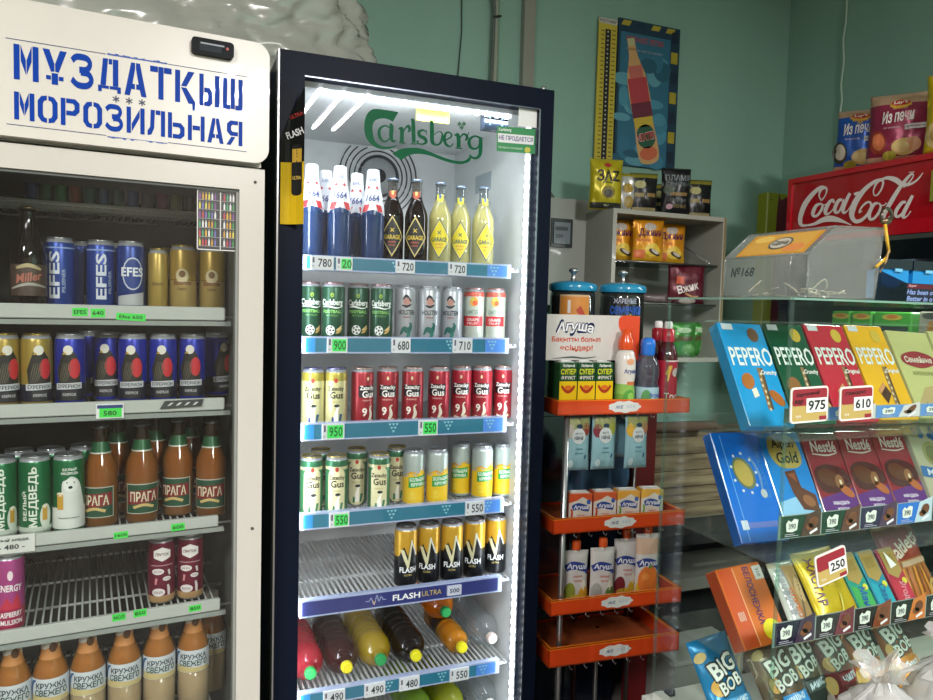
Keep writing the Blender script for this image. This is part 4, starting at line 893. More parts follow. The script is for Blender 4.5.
m = MB(); m.box((O.on(633, 440, .262).x, .262, .0), (O.on(656, 440, .262).x, .272, 1.17), '#6a1016', 'print'); obj('back_board', m, rk)
m = MB(); m.box((.01, .02, 0), (.42, .26, .02), '#2a2a2c', 'gloss'); obj('base', m, rk)
# header sign of the rack
m = MB(); SY = .064; a = O.on(547, 314, SY); b = O.on(637, 361, SY); sx0, sx1, sz0, sz1 = a.x, b.x+.004, b.z+.002, a.z
m.box((sx0, SY, sz0), (sx1, SY+.004, sz1), '#cfcdc8', 'print')
f = plmap(SY-.0006); f2 = plmap(SY-.0012)
m.dec(poly(spline([(sx1, sz1-.001), (sx1-.062, sz1-.001), (sx1-.070, sz1-.030), (sx1-.052, sz1-.060), (sx1-.045, sz1-.066), (sx1-.062, sz1-.085), (sx1-.064, sz1-.105), (sx1-.052, sz1-.122), (sx1-.03, sz0+.001), (sx1, sz0+.001)], 3)), '#df4a22', f)
wv = [(0, 0), (.6, .1), (.95, 0)]
T = text('Агуша', .118, .036, .06, .15); T = [tuple((p[0], p[1]+.006-(p[0]/.05)**2*.006) for p in t_) for t_ in T]
m.dec(xf([tuple((p[0]*1.07, p[1]*1.25) for p in t_) for t_ in text('Агуша', .118, .036, .12, .15)], 1, 1, sx0+.090, sz1-.038), '#24386e', f); m.dec(xf(T, 1, 1, sx0+.090, sz1-.041), '#eef0f2', f2)
m.dec(text('Бақытты болып', .155, .018, .03, 0, sx0+.095, sz1-.072), '#c8502c', f); m.dec(text('өсіңдер!', .105, .021, .03, 0, sx0+.096, sz1-.097), '#c8502c', f)
m.dec(stroke([(sx0+.02, sz0+.004, .001), (sx0+.08, sz0+.009, .005), (sx0+.12, sz0+.006, .004), (sx0+.16, sz0+.010, .002)]), '#4a5a54', f)
m.box((sx0+.05, SY+.0045, 1.153), (sx0+.06, SY+.007, sz0+.02), '#f4f8f8', 'acrylic'); m.box((sx1-.03, SY+.0045, 1.153), (sx1-.02, SY+.007, sz0+.02), '#f4f8f8', 'acrylic')
obj('header_sign', m, rk)
def orow(proto, items, z, fmt, cat, group, py, rz=0, dz=0, sc=1):
    for i, (px, d) in enumerate(items):
        q = O.on(px, py, d); w = O.w(q.x, d, z); lab = fmt(i, len(items)) if callable(fmt) else fmt.format(ORD[i]); proto.spawn(TR(w.x, w.y, w.z, O.r+rz) @ (Matrix.Diagonal(sc) if isinstance(sc, tuple) else Matrix.Scale(sc, 4)), lab, cat, group)
# juice cartons on the top tray
def art_juice(D):
    D(rect(-.0245, .072, .0245, .114), '#1f4a2c'); D(rect(-.0245, .001, .0245, .072), '#e2bf1c')
    tdec(D, 'Любимый', .034, .007, 0, .108, '#e6e9e2'); tdec(D, 'СУПЕР', .042, .013, 0, .094, '#d9dc3a', .05); tdec(D, 'ФРУКТ', .040, .009, 0, .080, '#e0dcd0', .05)
    D(stroke([(-.018, .062, .006), (-.010, .052, .007), (0, .048, .008), (.010, .052, .007), (.018, .062, .006)]), '#a83a22', 2); D(ell(0, .058, .010, .005), '#d8702a', 3)
    D(ell(0, .022, .015, .007, rot=.2), '#4a8a2c', 2); D(ell(.004, .026, .010, .004), '#d0dc6a', 3)
def carton(name, w, h, t, col, art, straw=True):
    m = MB(); m.box((-w/2, 0, 0), (w/2, t, h), col, 'gloss', bev=.001)
    def D(T, c, lay=1): m.dec(T, c, plmap(-.0002-.0003*lay), 'gloss')
    art(D); m.dec(rect(0, .003, t, h-.003), col, lambda u, v: (-w/2-.0002, u, v), 'gloss')
    l = MB(); l.box((-w/2+.006, .006, h), (w/2-.006, t-.006, h+.0015), '#d8dad6'); l.tube([(-w/2+.01, t*.5, h+.003), (w/2-.01, t*.5, h+.003)], .0016, '#e8e8e8', 'gloss', 6)
    return Proto((name, m, None), ('straw', l, 0))
orow(carton('juice_carton', .049, .115, .036, '#2c5a30', art_juice), [(567.7, .018), (586, .018), (604, .018), (562, .085)], 1.155, lambda i, n: ['leftmost front green and yellow juice carton on the top orange tray', 'middle front green and yellow juice carton on the top orange tray', 'front green and yellow juice carton beside the yogurt bottle', 'dim juice carton standing behind the leftmost front one'][i], 'juice carton', 'green and yellow juice cartons', 396, sc=(1.1, 1.1, 1.24, 1))
# yogurt bottle, water bottles, red bottles
def art_b(f, m, rf): pass
def ybottle():
    prof = [(.020, 0), (.0235, .004), (.0235, .04), (.021, .062), (.0235, .085), (.023, .115), (.019, .132), (.013, .140)]
    m = MB(); m.lathe(prof, ['#cfd2cc', '#7ab04a', '#8fbf5a', '#d9d6cc', '#dedcd6', '#dcd8d2', '#d8d4cc'], 22, 'gloss')
    rf = interp(prof); f = cylrmap(rf, .0006); f2 = cylrmap(rf, .001)
    m.dec(ell(0, .028, .020, .022), '#4f9a34', f, Lm=.006); m.dec(ell(.004, .034, .010, .010), '#8fc45a', f2, Lm=.006); m.dec(text('Агуша', .040, .012, .06, .1, .002, .090), '#2b3f86', f2, Lm=.006); m.dec(ell(.0, .112, .012, .007), '#dfa27a', f, Lm=.006); m.dec(rect(-.008, .060, .022, .068), '#d07a4a', f, Lm=.006)
    c = MB(); c.lathe([(.017, .138), (.018, .142), (.0175, .158), (.012, .170), (.011, .182), (0, .184)], '#df5222', 18, 'gloss', caps=False)
    return Proto(('yogurt_bottle', m, None), ('bottle_cap', c, 0))
orow(ybottle(), [(624, .032)], 1.155, 'white and green baby yogurt bottle with orange cap on top tray', 'yogurt bottle', None, 396, sc=1.3)
def wbottle(body, labc, capc, hgt, capstyle, tcol, txt_, low=True):
    s = hgt
    prof = [(.024, 0), (.0275, .004), (.0275, s*.33), (.0245, s*.40), (.0275, s*.48), (.0275, s*.58), (.024, s*.68), (.014, s*.76), (.013, s*.80)]
    m = MB(); m.lathe(prof, body, 22, 'clearpet' if low else 'liquid'); 
    if not low: m.lathe([(.022, .004), (.0255, s*.33), (.0225, s*.40), (.0255, s*.48), (.0255, s*.58), (.020, s*.66)], body, 16, 'print')
    rf = interp(prof); f = cylrmap(rf, .0008); f2 = cylrmap(rf, .0013); l = MB()
    l.lathe([(.0280, s*.05), (.0280, s*.33)] if low else [(.0280, s*.03), (.0280, s*.33), (.0250, s*.40), (.0280, s*.48), (.0280, s*.56)], labc, 22, 'print', caps=False)
    if low: l.dec(ell(-.016, s*.18, .012, s*.12), '#5a9a5c', f2, Lm=.006); l.dec(text(txt_, .036, .012, .05, .1, .008, s*.22), tcol, cylrmap(rf, .0018), Lm=.006)
    else:
        l.dec(text(txt_, .052, .018, .05, 0, .004, s*.16), tcol, f2, Lm=.006); l.dec(stroke([(-.018, s*.40, .007), (-.006, s*.50, .009), (-.014, s*.33, .005)]), '#e2b04a', f2, Lm=.006); l.dec(ell(.012, s*.43, .012, .012), '#c8b8b4', f2, Lm=.006); l.dec(rect(-.02, s*.55, .03, s*.565), '#e8d0d0', f2, Lm=.006)
    c = MB()
    if capstyle == 'ball': c.lathe([(.0145, s*.76), (.0165, s*.78), (.0165, s*.86), (.0175, s*.90), (.0155, s*.97), (.008, s*1.0), (0, s*1.003)], capc, 18, 'gloss', caps=False)
    else:
        c.lathe([(.0165, s*.77), (.0170, s*.80), (.0170, s*.90), (.012, s*.92)], capc, 18, 'gloss', caps=False); c.lathe([(.011, s*.91), (.0115, s*.97), (.0095, s*1.0), (0, s*1.0)], '#e8e4e2', 16, 'gloss', caps=False)
    return Proto(('water_bottle' if low else 'juice_bottle', m, None), ('label', l, 0), ('bottle_cap', c, 0))
orow(wbottle('#c4c8da', '#a9ccd8', '#2a78d8', .165, 'ball', '#5a62b4', 'Агуша'), [(646, .037)], 1.155, 'small water bottle with round blue cap at front of top tray', 'water bottle', None, 396, sc=1.3)
orow(wbottle('#c4c8da', '#a9ccd8', '#2a78d8', .165, 'ball', '#5a62b4', 'Агуша'), [(633.5, .104)], 1.155, 'small water bottle with round blue cap behind the yogurt bottle', 'water bottle', None, 392, sc=1.0)
RB = wbottle('#8a1428', '#a81c34', '#b8283a', .235, 'sport', '#efe6e4', 'Тося', False)
orow(RB, [(666, .05), (656, .12)], 1.155, lambda i, n: ['tall red juice bottle seen through the corner of glass case', 'tall red juice bottle behind the blue capped bottles'][i], 'juice bottle', 'tall red juice bottles on the top tray', 385, sc=1.12)
# seed jars
def jar(labf):
    m = MB(); m.lathe([(.070, 0), (.078, .006), (.078, .30), (.074, .318)], '#7f8684', 28, 'clearpet'); m.lathe([(.071, .004), (.0735, .30)], '#4c4844', 24, 'matte')
    l = MB(); labf(l); c = MB(); c.lathe([(.082, .316), (.084, .320), (.084, .332), (.080, .336), (.050, .343), (0, .346)], '#2b93bf', 30, 'gloss', caps=False)
    k = MB(); k.lathe([(.012, .344), (.008, .350), (.007, .362), (.010, .366), (.017, .370), (.017, .376), (.008, .380), (0, .381)], '#c6cacc', 18, 'metal', caps=False)
    return Proto(('storage_jar', m, None), ('label', l, 0), ('lid', c, 0), ('knob', k, 2))
def lab1(l):
    f = cylmap(.0785); f2 = cylmap(.0785, .001); l.dec(rect(-.045, .19, .062, .305), '#cdae8a', f, Lm=.012); l.dec(rect(-.042, .19, .060, .300), '#d08a3a', f2, Lm=.012); f3 = cylmap(.0785, .0015)
    l.dec(stroke([(.02, .27, .02), (.04, .24, .018), (.05, .20, .01)]), '#b8402a', f3, Lm=.01); l.dec(ell(.022, .215, .026, .020), '#e0c020', f3, Lm=.01); l.dec(rect(-.016, .255, -.006, .290), '#e0dcd4', f3)
def lab2(l):
    f = cylmap(.0785); l.dec(text('ЖАРЕНЫЕ', .082, .014, .02, 0, .012, .292), '#aeb6cc', f, Lm=.01); l.dec(text('семечки', .115, .024, .08, 0, .016, .266), '#1f5ab8', f, Lm=.01)
    f2 = cylmap(.0785, .001); l.dec(ell(.03, .222, .026, .026), '#d8b024', f, Lm=.01); l.dec(ell(.03, .222, .015, .015), '#e8dca0', f2, Lm=.01)
    for k in range(12): l.dec(xf(poly([(-.004, .022), (.004, .022), (0, .036)]), 1, 1, .03, .222, k*PI/6), '#d8b024', f, Lm=.01)
for (px, L_, lb) in ((573, lab1, 'clear seed jar with blue lid and orange label behind the header sign'), (622.5, lab2, 'clear sunflower seed jar with blue lid and blue lettering behind sign')):
    q = O.on(px, 290, .20); w = O.w(q.x, .20, 1.155); jar(L_).spawn(TR(w.x, w.y, w.z, face(w)) @ Matrix.Diagonal((.88, .88, 1.10, 1)), lb, 'storage jar', 'blue lidded seed jars')
# hanging pouches
def art_pu(cc):
    def art(D):
        D(rect(-.035, .105, .035, .133), '#8a8f58'); D(ell(-.024, .10, .014, .018), cc[0]); D(ell(.024, .105, .013, .016), cc[1]); D(ell(0, .088, .021, .020), '#c9cfd0', 2); tdec(D, 'ФРУТО', .022, .006, 0, .094, '#4a5a66', .01, lay=3); tdec(D, 'НЯНЯ', .028, .009, 0, .083, '#2a3f56', .04, lay=3)
        D(ell(.002, .112, .010, .006), '#20344a', 2); tdec(D, 'пюре', .022, .005, .002, .055, '#3a6a8a', .02); tdec(D, 'яблоко', .026, .005, .002, .045, '#3a6a8a', .01); D(ell(-.022, .018, .008, .010), '#c4dbe0')
        D(stroke([(.020, .03, .004), (.024, .04, .006)]), '#2a5a7a')
    return art
for i, (px, d, cc, nmf) in enumerate(((577, .035, ('#b0a8a0', '#8a3a30'), 'red and grey fruit'), (603.5, .035, ('#7a2a3a', '#9aa03a'), 'dark berry fruit'), (636, .03, ('#d0a02c', '#b07a5a'), 'yellow fruit'))):
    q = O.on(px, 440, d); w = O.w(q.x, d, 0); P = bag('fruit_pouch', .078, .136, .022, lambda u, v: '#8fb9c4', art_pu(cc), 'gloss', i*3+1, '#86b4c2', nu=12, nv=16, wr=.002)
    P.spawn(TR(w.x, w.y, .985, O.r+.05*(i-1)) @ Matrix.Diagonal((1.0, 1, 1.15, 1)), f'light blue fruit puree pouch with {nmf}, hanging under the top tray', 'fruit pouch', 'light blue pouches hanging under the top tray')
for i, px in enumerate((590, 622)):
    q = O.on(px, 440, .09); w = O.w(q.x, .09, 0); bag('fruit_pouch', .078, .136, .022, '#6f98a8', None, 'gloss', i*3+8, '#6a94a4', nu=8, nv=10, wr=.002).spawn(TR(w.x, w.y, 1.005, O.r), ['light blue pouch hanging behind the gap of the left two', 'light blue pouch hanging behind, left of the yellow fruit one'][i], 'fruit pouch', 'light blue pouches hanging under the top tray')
m = MB(); m.lathe([(0, 0), (.060, .002), (.085, .02), (.105, .055), (.110, .055), (.088, .014), (.06, -.003), (0, -.004)], '#4a6f8f', 30, 'gloss', caps=False)
w = O.w(.235, .235, .925); o = obj('bowl', m, None, TR(w.x, w.y, w.z, O.r, PI/2+.15)); tag(o, 'pale blue plastic bowl standing upright behind the hanging pouches', 'bowl')
# baby food cartons on the second tray
def art_bf(top, a_, b_):
    def art(D):
        D(rect(-.034, .001, .034, .079), '#d9d2c8'); D(poly([(-.034, .079), (-.034, .058), (-.010, .064), (.006, .072), (.034, .060), (.034, .079)]), top, 2); D(stroke([(-.024, .046, .012), (-.008, .050, .016), (.010, .047, .016), (.026, .043, .012)]), '#2f4a94', 3); tdec(D, 'Агуша', .044, .012, .002, .047, '#eef0f6', .08, 0, .1, 4)
        D(ell(.024, .060, .006, .006), '#3a5aa8', 3); D(ell(-.025, .010, .010, .010), a_, 2); D(ell(.020, .006, .013, .009), b_, 2); D(stroke([(-.027, .02, .005), (-.024, .034, .006), (-.027, .044, .004)]), a_, 2); tdec(D, 'творог', .024, .005, .002, .028, '#c86a4a', .02)
    return art
for i, (px, top, a_, b_) in enumerate(((581, '#d0542c', '#c8502c', '#c8502c'), (605.5, '#cf5a2e', '#c04a2c', '#b8382a'), (629, '#e0a02c', '#5f9a3a', '#a83a2a'), (652.5, '#e0a82c', '#6aa040', '#c04a2a'))):
    P = carton('baby_food_carton', .066, .080, .045, '#d8693a' if i < 2 else '#e0a83a', art_bf(top, a_, b_)); q = O.on(px, 512, .025); w = O.w(q.x, .03, .818); P.spawn(TR(w.x, w.y, w.z, O.r-.12) @ Matrix.Diagonal((1.03, .9, 1.24, 1)), f'white and {"orange red" if i < 2 else "golden yellow"} baby food carton, {ORD[i]} of four on second tray', 'carton', 'baby food cartons on the second tray')
# spouted pouches on the third tray
def art_sp(b, face_=False):
    def art(D):
        D(stroke([(-.034, .078, .014), (-.014, .086, .018), (.014, .082, .018), (.034, .074, .013)]), '#2b3f8c', 2); tdec(D, 'Агуша', .060, .015, 0, .082, '#eef0f6', .08, -.04, .1, 3); D(ell(-.020, .022, .016, .024), b[0]); D(ell(.022, .018, .016, .018), b[1]); D(ell(0, .008, .03, .010), '#d8b93a', 1); D(ell(.030, .072, .006, .008), '#3a5aa8')
        if face_:
            D(ell(0, .042, .032, .036), '#dd7a34', 2); D(ell(-.010, .052, .010, .008), '#e8944a', 3); D(ell(.006, .076, .010, .004, rot=.4), '#6a8a3a', 3)
        else: tdec(D, 'пюре', .028, .006, .002, .060, '#c86a5a', .02); tdec(D, 'груша', .024, .006, .002, .050, '#c86a5a', .01); D(ell(.020, .04, .007, .012), '#e8e2d0')
    return art
for i, (px, d, hh, b, fc_, ds) in enumerate(((575, .075, .118, ('#8f9a3a', '#d8a030'), 0, 'green pear'), (601.5, .055, .125, ('#a8aaa4', '#5f7a3a'), 0, 'grey green fruit'), (624.5, .085, .133, ('#7a2a30', '#d8b030'), 0, 'dark red fruit'), (646, .050, .150, ('#d8b030', '#d8b030'), 1, 'large round orange fruit'))):
    c = MB(); zt = hh; c.lathe([(.0075, zt-.006), (.0075, zt+.004)], '#e8e4dc', 12, 'gloss'); c.lathe([(.012, zt+.002), (.0125, zt+.005), (.0125, zt+.020), (.010, zt+.023), (0, zt+.0235)], '#e0581f', 16, 'gloss', caps=False)
    P = bag('spouted_pouch', .074, hh, .030, lambda u, v: '#d4d2cf' if not fc_ or v < .1 else '#d8b8a0', art_sp(b, fc_), 'gloss', i*5+2, '#c9c7c4', (('spout_cap', c, 0),), 12, 16, .002)
    q = O.on(px, 588, d); w = O.w(q.x, d, .582); P.spawn(TR(w.x, w.y, w.z, O.r-.1) @ Matrix.Diagonal((1.06, .9, 1.30, 1)), f'white baby puree pouch with orange cap and {ds}', 'spouted pouch', 'spouted puree pouches on the third tray')

# ================================================================== BACK WALL THINGS
def onY(px, py, y): return WL.on(px, py, y-2.5)
mb = MB(); a = onY(548, 197, 2.38); b = onY(596, 290, 2.38); x0 = a.x-.02; x1 = b.x+.0
prism(mb, rrect(x0, 1.46, x1, a.z, .025), 2.38, 2.4995, '#a9aea8', 'enamel')
t = obj('meter_box', mb); tag(t, 'off white electric meter box on the green wall beside black fridge', 'meter box')
m = MB(); a = onY(551, 218, 2.38); b = onY(571, 248, 2.38); m.box((a.x, 2.372, b.z), (b.x, 2.3795, a.z), '#3a3f42', 'gloss'); m.box((a.x+.008, 2.368, b.z+.012), (b.x-.012, 2.3725, a.z-.014), '#7f8a94', 'gloss'); m.dec(rect(a.x+.014, b.z+.06, b.x-.022, a.z-.03), '#4a5258', plmap(2.3675)); m.dec(text('220', .03, .012, x=a.x+.03, y=b.z+.04), '#2c3236', plmap(2.3675)); obj('meter_window', m, t)
# poster and height ruler
a = onY(619, 20, 2.49); b = onY(680, 32, 2.49); c = onY(675, 166, 2.49); px0, px1, pz0, pz1 = a.x, b.x, c.z-.02, a.z+.01
m = MB(); m.box((px0, 2.488, pz0), (px1, 2.4995, pz1), '#1d3a4e', 'print')
f0 = plmap(2.4875); f1 = plmap(2.4868); f2 = plmap(2.4860); f3 = plmap(2.4852); PW = px1-px0; PH = pz1-pz0
def PP_(u, v): return (px0+u*PW, pz0+v*PH)
m.dec(rect(px0+.01, pz0, px1-.045, pz1-.05), '#2f6a84', f0)
random.seed(3)
for k in range(26):
    u, v = random.uniform(.08, .75), random.uniform(.03, .75); m.dec(ell(*PP_(u, v), random.uniform(.02, .06), random.uniform(.015, .05)), random.choice(['#3f7f98', '#27596f', '#4a8da4', '#356f8a', '#5a98a8']), plmap(2.4874-.00001*k))
for k in range(7):
    m.dec(poly([PP_(.86, .05+k*.14), PP_(.97, .05+k*.14), PP_(.97, .13+k*.14), PP_(.86, .13+k*.14)]), '#a89a30' if k % 2 else '#16283a', f1)
for k in range(4): m.dec(poly([PP_(.03+k*.24, .955), PP_(.16+k*.24, .955), PP_(.20+k*.24, .99), PP_(.07+k*.24, .99)]), '#b0a235' if k != 1 else '#14304a', f1)
tl = PP_(.42, .87); m.dec(text('ОСВЕЖАЕТ ЛЕТОМ', PW*.6, .022, .03, 0, tl[0], tl[1]), '#a8424a', f1); m.dec(text('с любым настроением', PW*.6, .014, .01, 0, tl[0], tl[1]-.04), '#8a94a0', f1)
btl = spline([(-.018, .30), (-.02, .24), (-.030, .20), (-.048, .14), (-.052, .04), (-.048, -.04), (-.054, -.14), (-.046, -.20), (0, -.215), (.046, -.20), (.054, -.14), (.048, -.04), (.052, .04), (.048, .14), (.030, .20), (.020, .24), (.018, .30)], 3)
bx, bz = PP_(.42, .38)
def bt(T): return xf(T, .95, .95, bx, bz, .24)
m.dec(bt(poly(btl)), '#c9a06a', f1); m.dec(bt(rect(-.047, .04, .047, .14)), '#b04048', f2); m.dec(bt(rect(-.034, .14, .034, .19)), '#c06a60', f2); m.dec(bt(rect(-.05, -.02, .05, .04)), '#6a2c3c', f2); m.dec(bt(rect(-.047, -.06, .047, -.02)), '#c8b040', f2); m.dec(bt(ell(0, -.10, .048, .05)), '#2c5a44', f2)
m.dec(bt(text('NEXTER', .096, .034, .08, 0, 0, -.10, .05)), '#d8d4cc', f3); m.dec(bt(text('NEXTER', .092, .030, .04, 0, 0, -.10, .05)), '#b02c34', plmap(2.4846)); m.dec(bt(ell(0, -.17, .045, .028)), '#c86a4a', f2); m.dec(bt(rect(-.017, .27, .017, .30)), '#b8b88a', f2)
o = obj('poster', m); tag(o, 'faded blue drink bottle poster taped to the green wall', 'poster')
a = onY(599, 17, 2.485); b = onY(618, 20, 2.485); c = onY(592, 166, 2.485)
m = MB(); m.box((a.x, 2.482, c.z), (b.x-.004, 2.4875, a.z), '#c0b03c', 'print'); RW = b.x-a.x-.004
m.dec(rect(a.x+RW*.36, c.z, a.x+RW*.66, a.z-.04), '#14161c', plmap(2.4815)); m.dec(rect(a.x, a.z-.02, b.x-.004, a.z), '#c8c8c0', plmap(2.4815)); m.dec(text('РОСТОМЕР', RW*.9, .012, x=a.x+RW*.5, y=a.z-.01), '#4a4a4a', plmap(2.481))
k = 0; z = a.z-.05
while z > c.z:
    m.dec(rect(a.x+RW*.14, z, a.x+RW*.30, z+.004), '#5a5220', plmap(2.4812)); m.dec(rect(a.x+RW*.74, z+.006, a.x+RW*.92, z+.010), '#5a5220', plmap(2.4812)); m.dec(ell(a.x+RW*.5, z, .004, .004, 6), '#b8b4a0', plmap(2.4810)); z -= .0165
o = obj('wall_ruler', m); tag(o, 'yellow and black height measuring strip left of the poster', 'ruler')
# wires and trunking on the wall
def wpts(L_, y=2.48): return [onY(px, py, y)+Vector((0, y-0, 0))-Vector((0, onY(px, py, y).y, 0)) for px, py in L_]
m = MB(); P = wpts([(535, -60), (535, 0), (535, 90)]); x = P[1].x; m.box((x-.045, 2.47, 1.2), (x, 2.4998, 2.94), '#8f9188', 'enamel'); o = obj('cable_trunking', m); tag(o, 'pale vertical cable trunking on the wall above the black fridge', 'cable trunking')
x = onY(497, 10, 2.48).x; m = MB(); m.tube([(x-.004, 2.485, 1.2), (x, 2.485, 2.2), (x-.002, 2.485, 2.94)], .011, '#9aa394', 'enamel', 10); o = obj('conduit_pipe', m); tag(o, 'thin pale conduit pipe on the wall left of the cable trunking', 'pipe')
m = MB(); m.tube([(x-.02, 2.48, 2.1), (x-.014, 2.478, 2.3), (x-.012, 2.476, 2.52), (x-.03, 2.478, 2.62), (x-.07, 2.48, 2.75), (x-.09, 2.48, 2.93)], .006, '#5f6a62', 'matte', 8); m.tube([(x-.018, 2.47, 2.485), (x+.0, 2.468, 2.49), (x+.014, 2.475, 2.495)], .004, '#3a3c3a', 'matte', 6); o = obj('cable', m); tag(o, 'grey green cable tied to the thin conduit pipe', 'cable')
P = wpts([(459, 75), (463, 30), (463, 0)]); m = MB(); m.tube([(P[0].x-.004, 2.492, 1.9), (P[0].x, 2.492, P[0].z), (P[1].x, 2.492, P[1].z), (P[2].x, 2.492, P[2].z), (P[2].x+.01, 2.492, 2.94)], .002, '#2c3a34', 'matte', 6); o = obj('wire', m); tag(o, 'thin dark wire hanging down the green wall above the fridge', 'wire')
m = MB(); m.tube([(.96, 2.45, 2.10), (1.10, 2.47, 1.95), (1.30, 2.49, 1.93), (1.36, 2.49, 1.86)], .012, '#7d857c', 'enamel', 8); o = obj('cable', m); tag(o, 'grey hose cable curving into the top of meter box', 'cable')
def onX(px, py, X): r = ray(px, py); t = X/r[0]; return Vector((X, t*r[1], H+t*r[2]))
m = MB(); m.tube([onX(px, py, 2.49) for px, py in ((848, -60), (847, 0), (846, 22), (843, 40), (844, 60), (841, 85), (842, 100), (839, 122), (839, 150))], .004, '#a9c4b4', 'enamel', 8); o = obj('cable', m); tag(o, 'white cable hanging down the right wall behind the crisps', 'cable')
# wall cabinet
x0 = onY(613.6, 209, 2.2).x; x1 = onY(727, 217, 2.2).x; zt = 1.803; zb = 1.262; CC = '#a8aaa0'
cab = empty('wall_cabinet', TR(x0, 2.2, 0), 'grey white open wall cabinet holding orange and maroon snack bags', 'cabinet'); cw = x1-x0
m = MB(); m.box((0, 0, zb), (.016, .298, zt), CC, 'enamel'); m.box((cw-.016, 0, zb), (cw, .298, zt), CC, 'enamel'); m.box((.016, 0, zt-.016), (cw-.016, .298, zt), CC, 'enamel'); m.box((.016, 0, zb), (cw-.016, .298, zb+.016), CC, 'enamel'); m.box((.016, .285, zb+.016), (cw-.016, .298, zt-.016), '#b4b5ad', 'enamel')
m.box((cw-.010, -.003, zb), (cw-.004, 0, zt), '#8a7a4c', 'matte'); obj('cabinet_box', m, cab)
s1 = onY(650, 262, 2.22).z; s2 = onY(650, 303, 2.22).z
for z in (s1, s2):
    m = MB(); m.box((.018, .02, z-.006), (cw-.018, .26, z), '#c4d0cc', 'acrylic'); m.tube([(.018, .018, z-.001), (cw-.018, .018, z-.001)], .003, '#8d928c', 'metal', 6); obj('glass_shelf', m, cab)
m = MB(); m.tube([(cw-.10, .27, zt-.03), (cw-.05, .02, s1+.004)], .002, '#8d928c', 'metal', 6); m.box((cw-.17, .275, zt-.16), (cw-.11, .285, zt-.10), '#a2a49c', 'enamel'); obj('bracket', m, cab)
def cb(proto, px, y, z, lab, cat, grp, rz=0, rx=0, ry=0):
    q = onY(px, 240, y); proto.spawn(TR(q.x, y, z, rz-.25, rx, ry), lab, cat, grp)
def art_dz(D):
    tdec(D, 'Джинн', .092, .032, 0, .105, '#5a1440', .05); D(ell(0, .128, .024, .014), '#b8b0a8'); D(ell(.01, .045, .032, .024), '#e8c84a'); D(xf(ell(0, 0, .026, .009), 1, 1, .018, .036, -.4), '#3a3226', 2); D(xf(ell(0, 0, .018, .006), 1, 1, .020, .038, -.4), '#c8c0b0', 3); D(rect(-.06, .014, -.02, .044), '#d8703a'); D(rect(-.055, .075, .0, .082), '#d87a3a')
DZ = bag('snack_bag', .125, .155, .04, lambda u, v: '#d8921c' if v > .05 else '#d8a428', art_dz, 'foil', 3, '#c98a20')
cb(DZ, 619, 2.30, s1, 'orange snack bag half hidden by the left side of wall cabinet', 'snack bag', 'orange snack bags in the wall cabinet', .1)
cb(DZ, 648, 2.245, s1, 'orange snack bag in the middle of the wall cabinet shelf', 'snack bag', 'orange snack bags in the wall cabinet', .1)
cb(DZ, 670, 2.305, s1, 'orange snack bag behind, right of the middle one in cabinet', 'snack bag', 'orange snack bags in the wall cabinet', .05)
def art_bz(D):
    D(rect(-.048, .075, -.018, .102), '#c8502c'); tdec(D, 'Вжик', .090, .030, 0, .062, '#e4ddd8', .06, .25); D(stroke([(-.01, .04, .006), (.02, .028, .008), (.045, .03, .005)]), '#b88a5a'); D(ell(.0, .012, .035, .010), '#b8a8a0')
BZ = bag('snack_bag', .150, .150, .035, '#5a1626', art_bz, 'foil', 9, '#4a1420')
cb(BZ, 688, 2.24, s2-.012+.012, 'maroon snack bag standing on the lower cabinet shelf', 'snack bag', 'maroon snack bags in the wall cabinet', .05)
def art_gr(D):
    tdec(D, 'Джинн', .08, .026, 0, .070, '#6a3a30', .05); D(ell(.0, .100, .03, .010), '#a8c8a0'); D(ell(.02, .03, .03, .018), '#5f9a54')
GRB = bag('snack_bag', .115, .13, .04, '#3f8a3a', art_gr, 'foil', 12, '#4a8a44')
cb(GRB, 686, 2.25, zb+.016, 'green snack bag on cabinet floor seen through the glass case', 'snack bag', 'green snack bags in the wall cabinet', .05)
cb(GRB, 704, 2.31, zb+.016, 'green snack bag behind, nearer the right side of cabinet', 'snack bag', 'green snack bags in the wall cabinet', 0)
def art_mr(D): D(rect(-.04, .05, .045, .075), '#8a3a44'); D(ell(-.02, .07, .018, .018), '#b8b4b4', 2); D(rect(.0, .055, .05, .070), '#9a4a50', 2)
cb(bag('snack_bag', .12, .035, .03, '#6a5f60', None, 'foil', 15, '#5a5456', nu=8, nv=6), 655, 2.24, s2, 'flattened grey snack bag lying left on lower cabinet shelf', 'snack bag', None)
# bags on top of the cabinet
def tb(proto, px, y, lab, grp, rz=-.25, rx=0, ry=0): q = onY(px, 205, y); proto.spawn(TR(q.x, y, zt, rz, rx, ry), lab, 'snack bag', grp)
def art_zaz(D):
    D(rect(-.058, .004, .058, .024), '#2a2c28'); tdec(D, 'ЗАZ', .088, .040, .004, .118, '#22241f', .05); D(ell(.004, .060, .026, .022), '#8a7a30'); D(ell(.004, .056, .016, .014), '#4a4a44', 2); tdec(D, 'семечки', .04, .007, 0, .094, '#5a5a20', .01); tdec(D, '90 г', .02, .008, 0, .015, '#c8c8a0', .02, lay=3); D(ell(-.0, .155, .014, .008), '#a8342c')
tb(bag('snack_bag', .122, .178, .045, '#b8ac1e', art_zaz, 'foil', 21, '#c2b83a'), 605, 2.26, 'yellow and black seed bag at the left end on cabinet top', None)
tb(bag('snack_bag', .08, .145, .03, lambda u, v: '#b9bcb8' if v < .13 else '#a89c2c', lambda D: (D(ell(.0, .09, .02, .018), '#a88a2c'), D(ell(.005, .04, .018, .022), '#a08a40')), 'foil', 22, '#a8a030'), 626, 2.30, 'silver and gold snack bag squeezed beside the yellow seed bag', None)
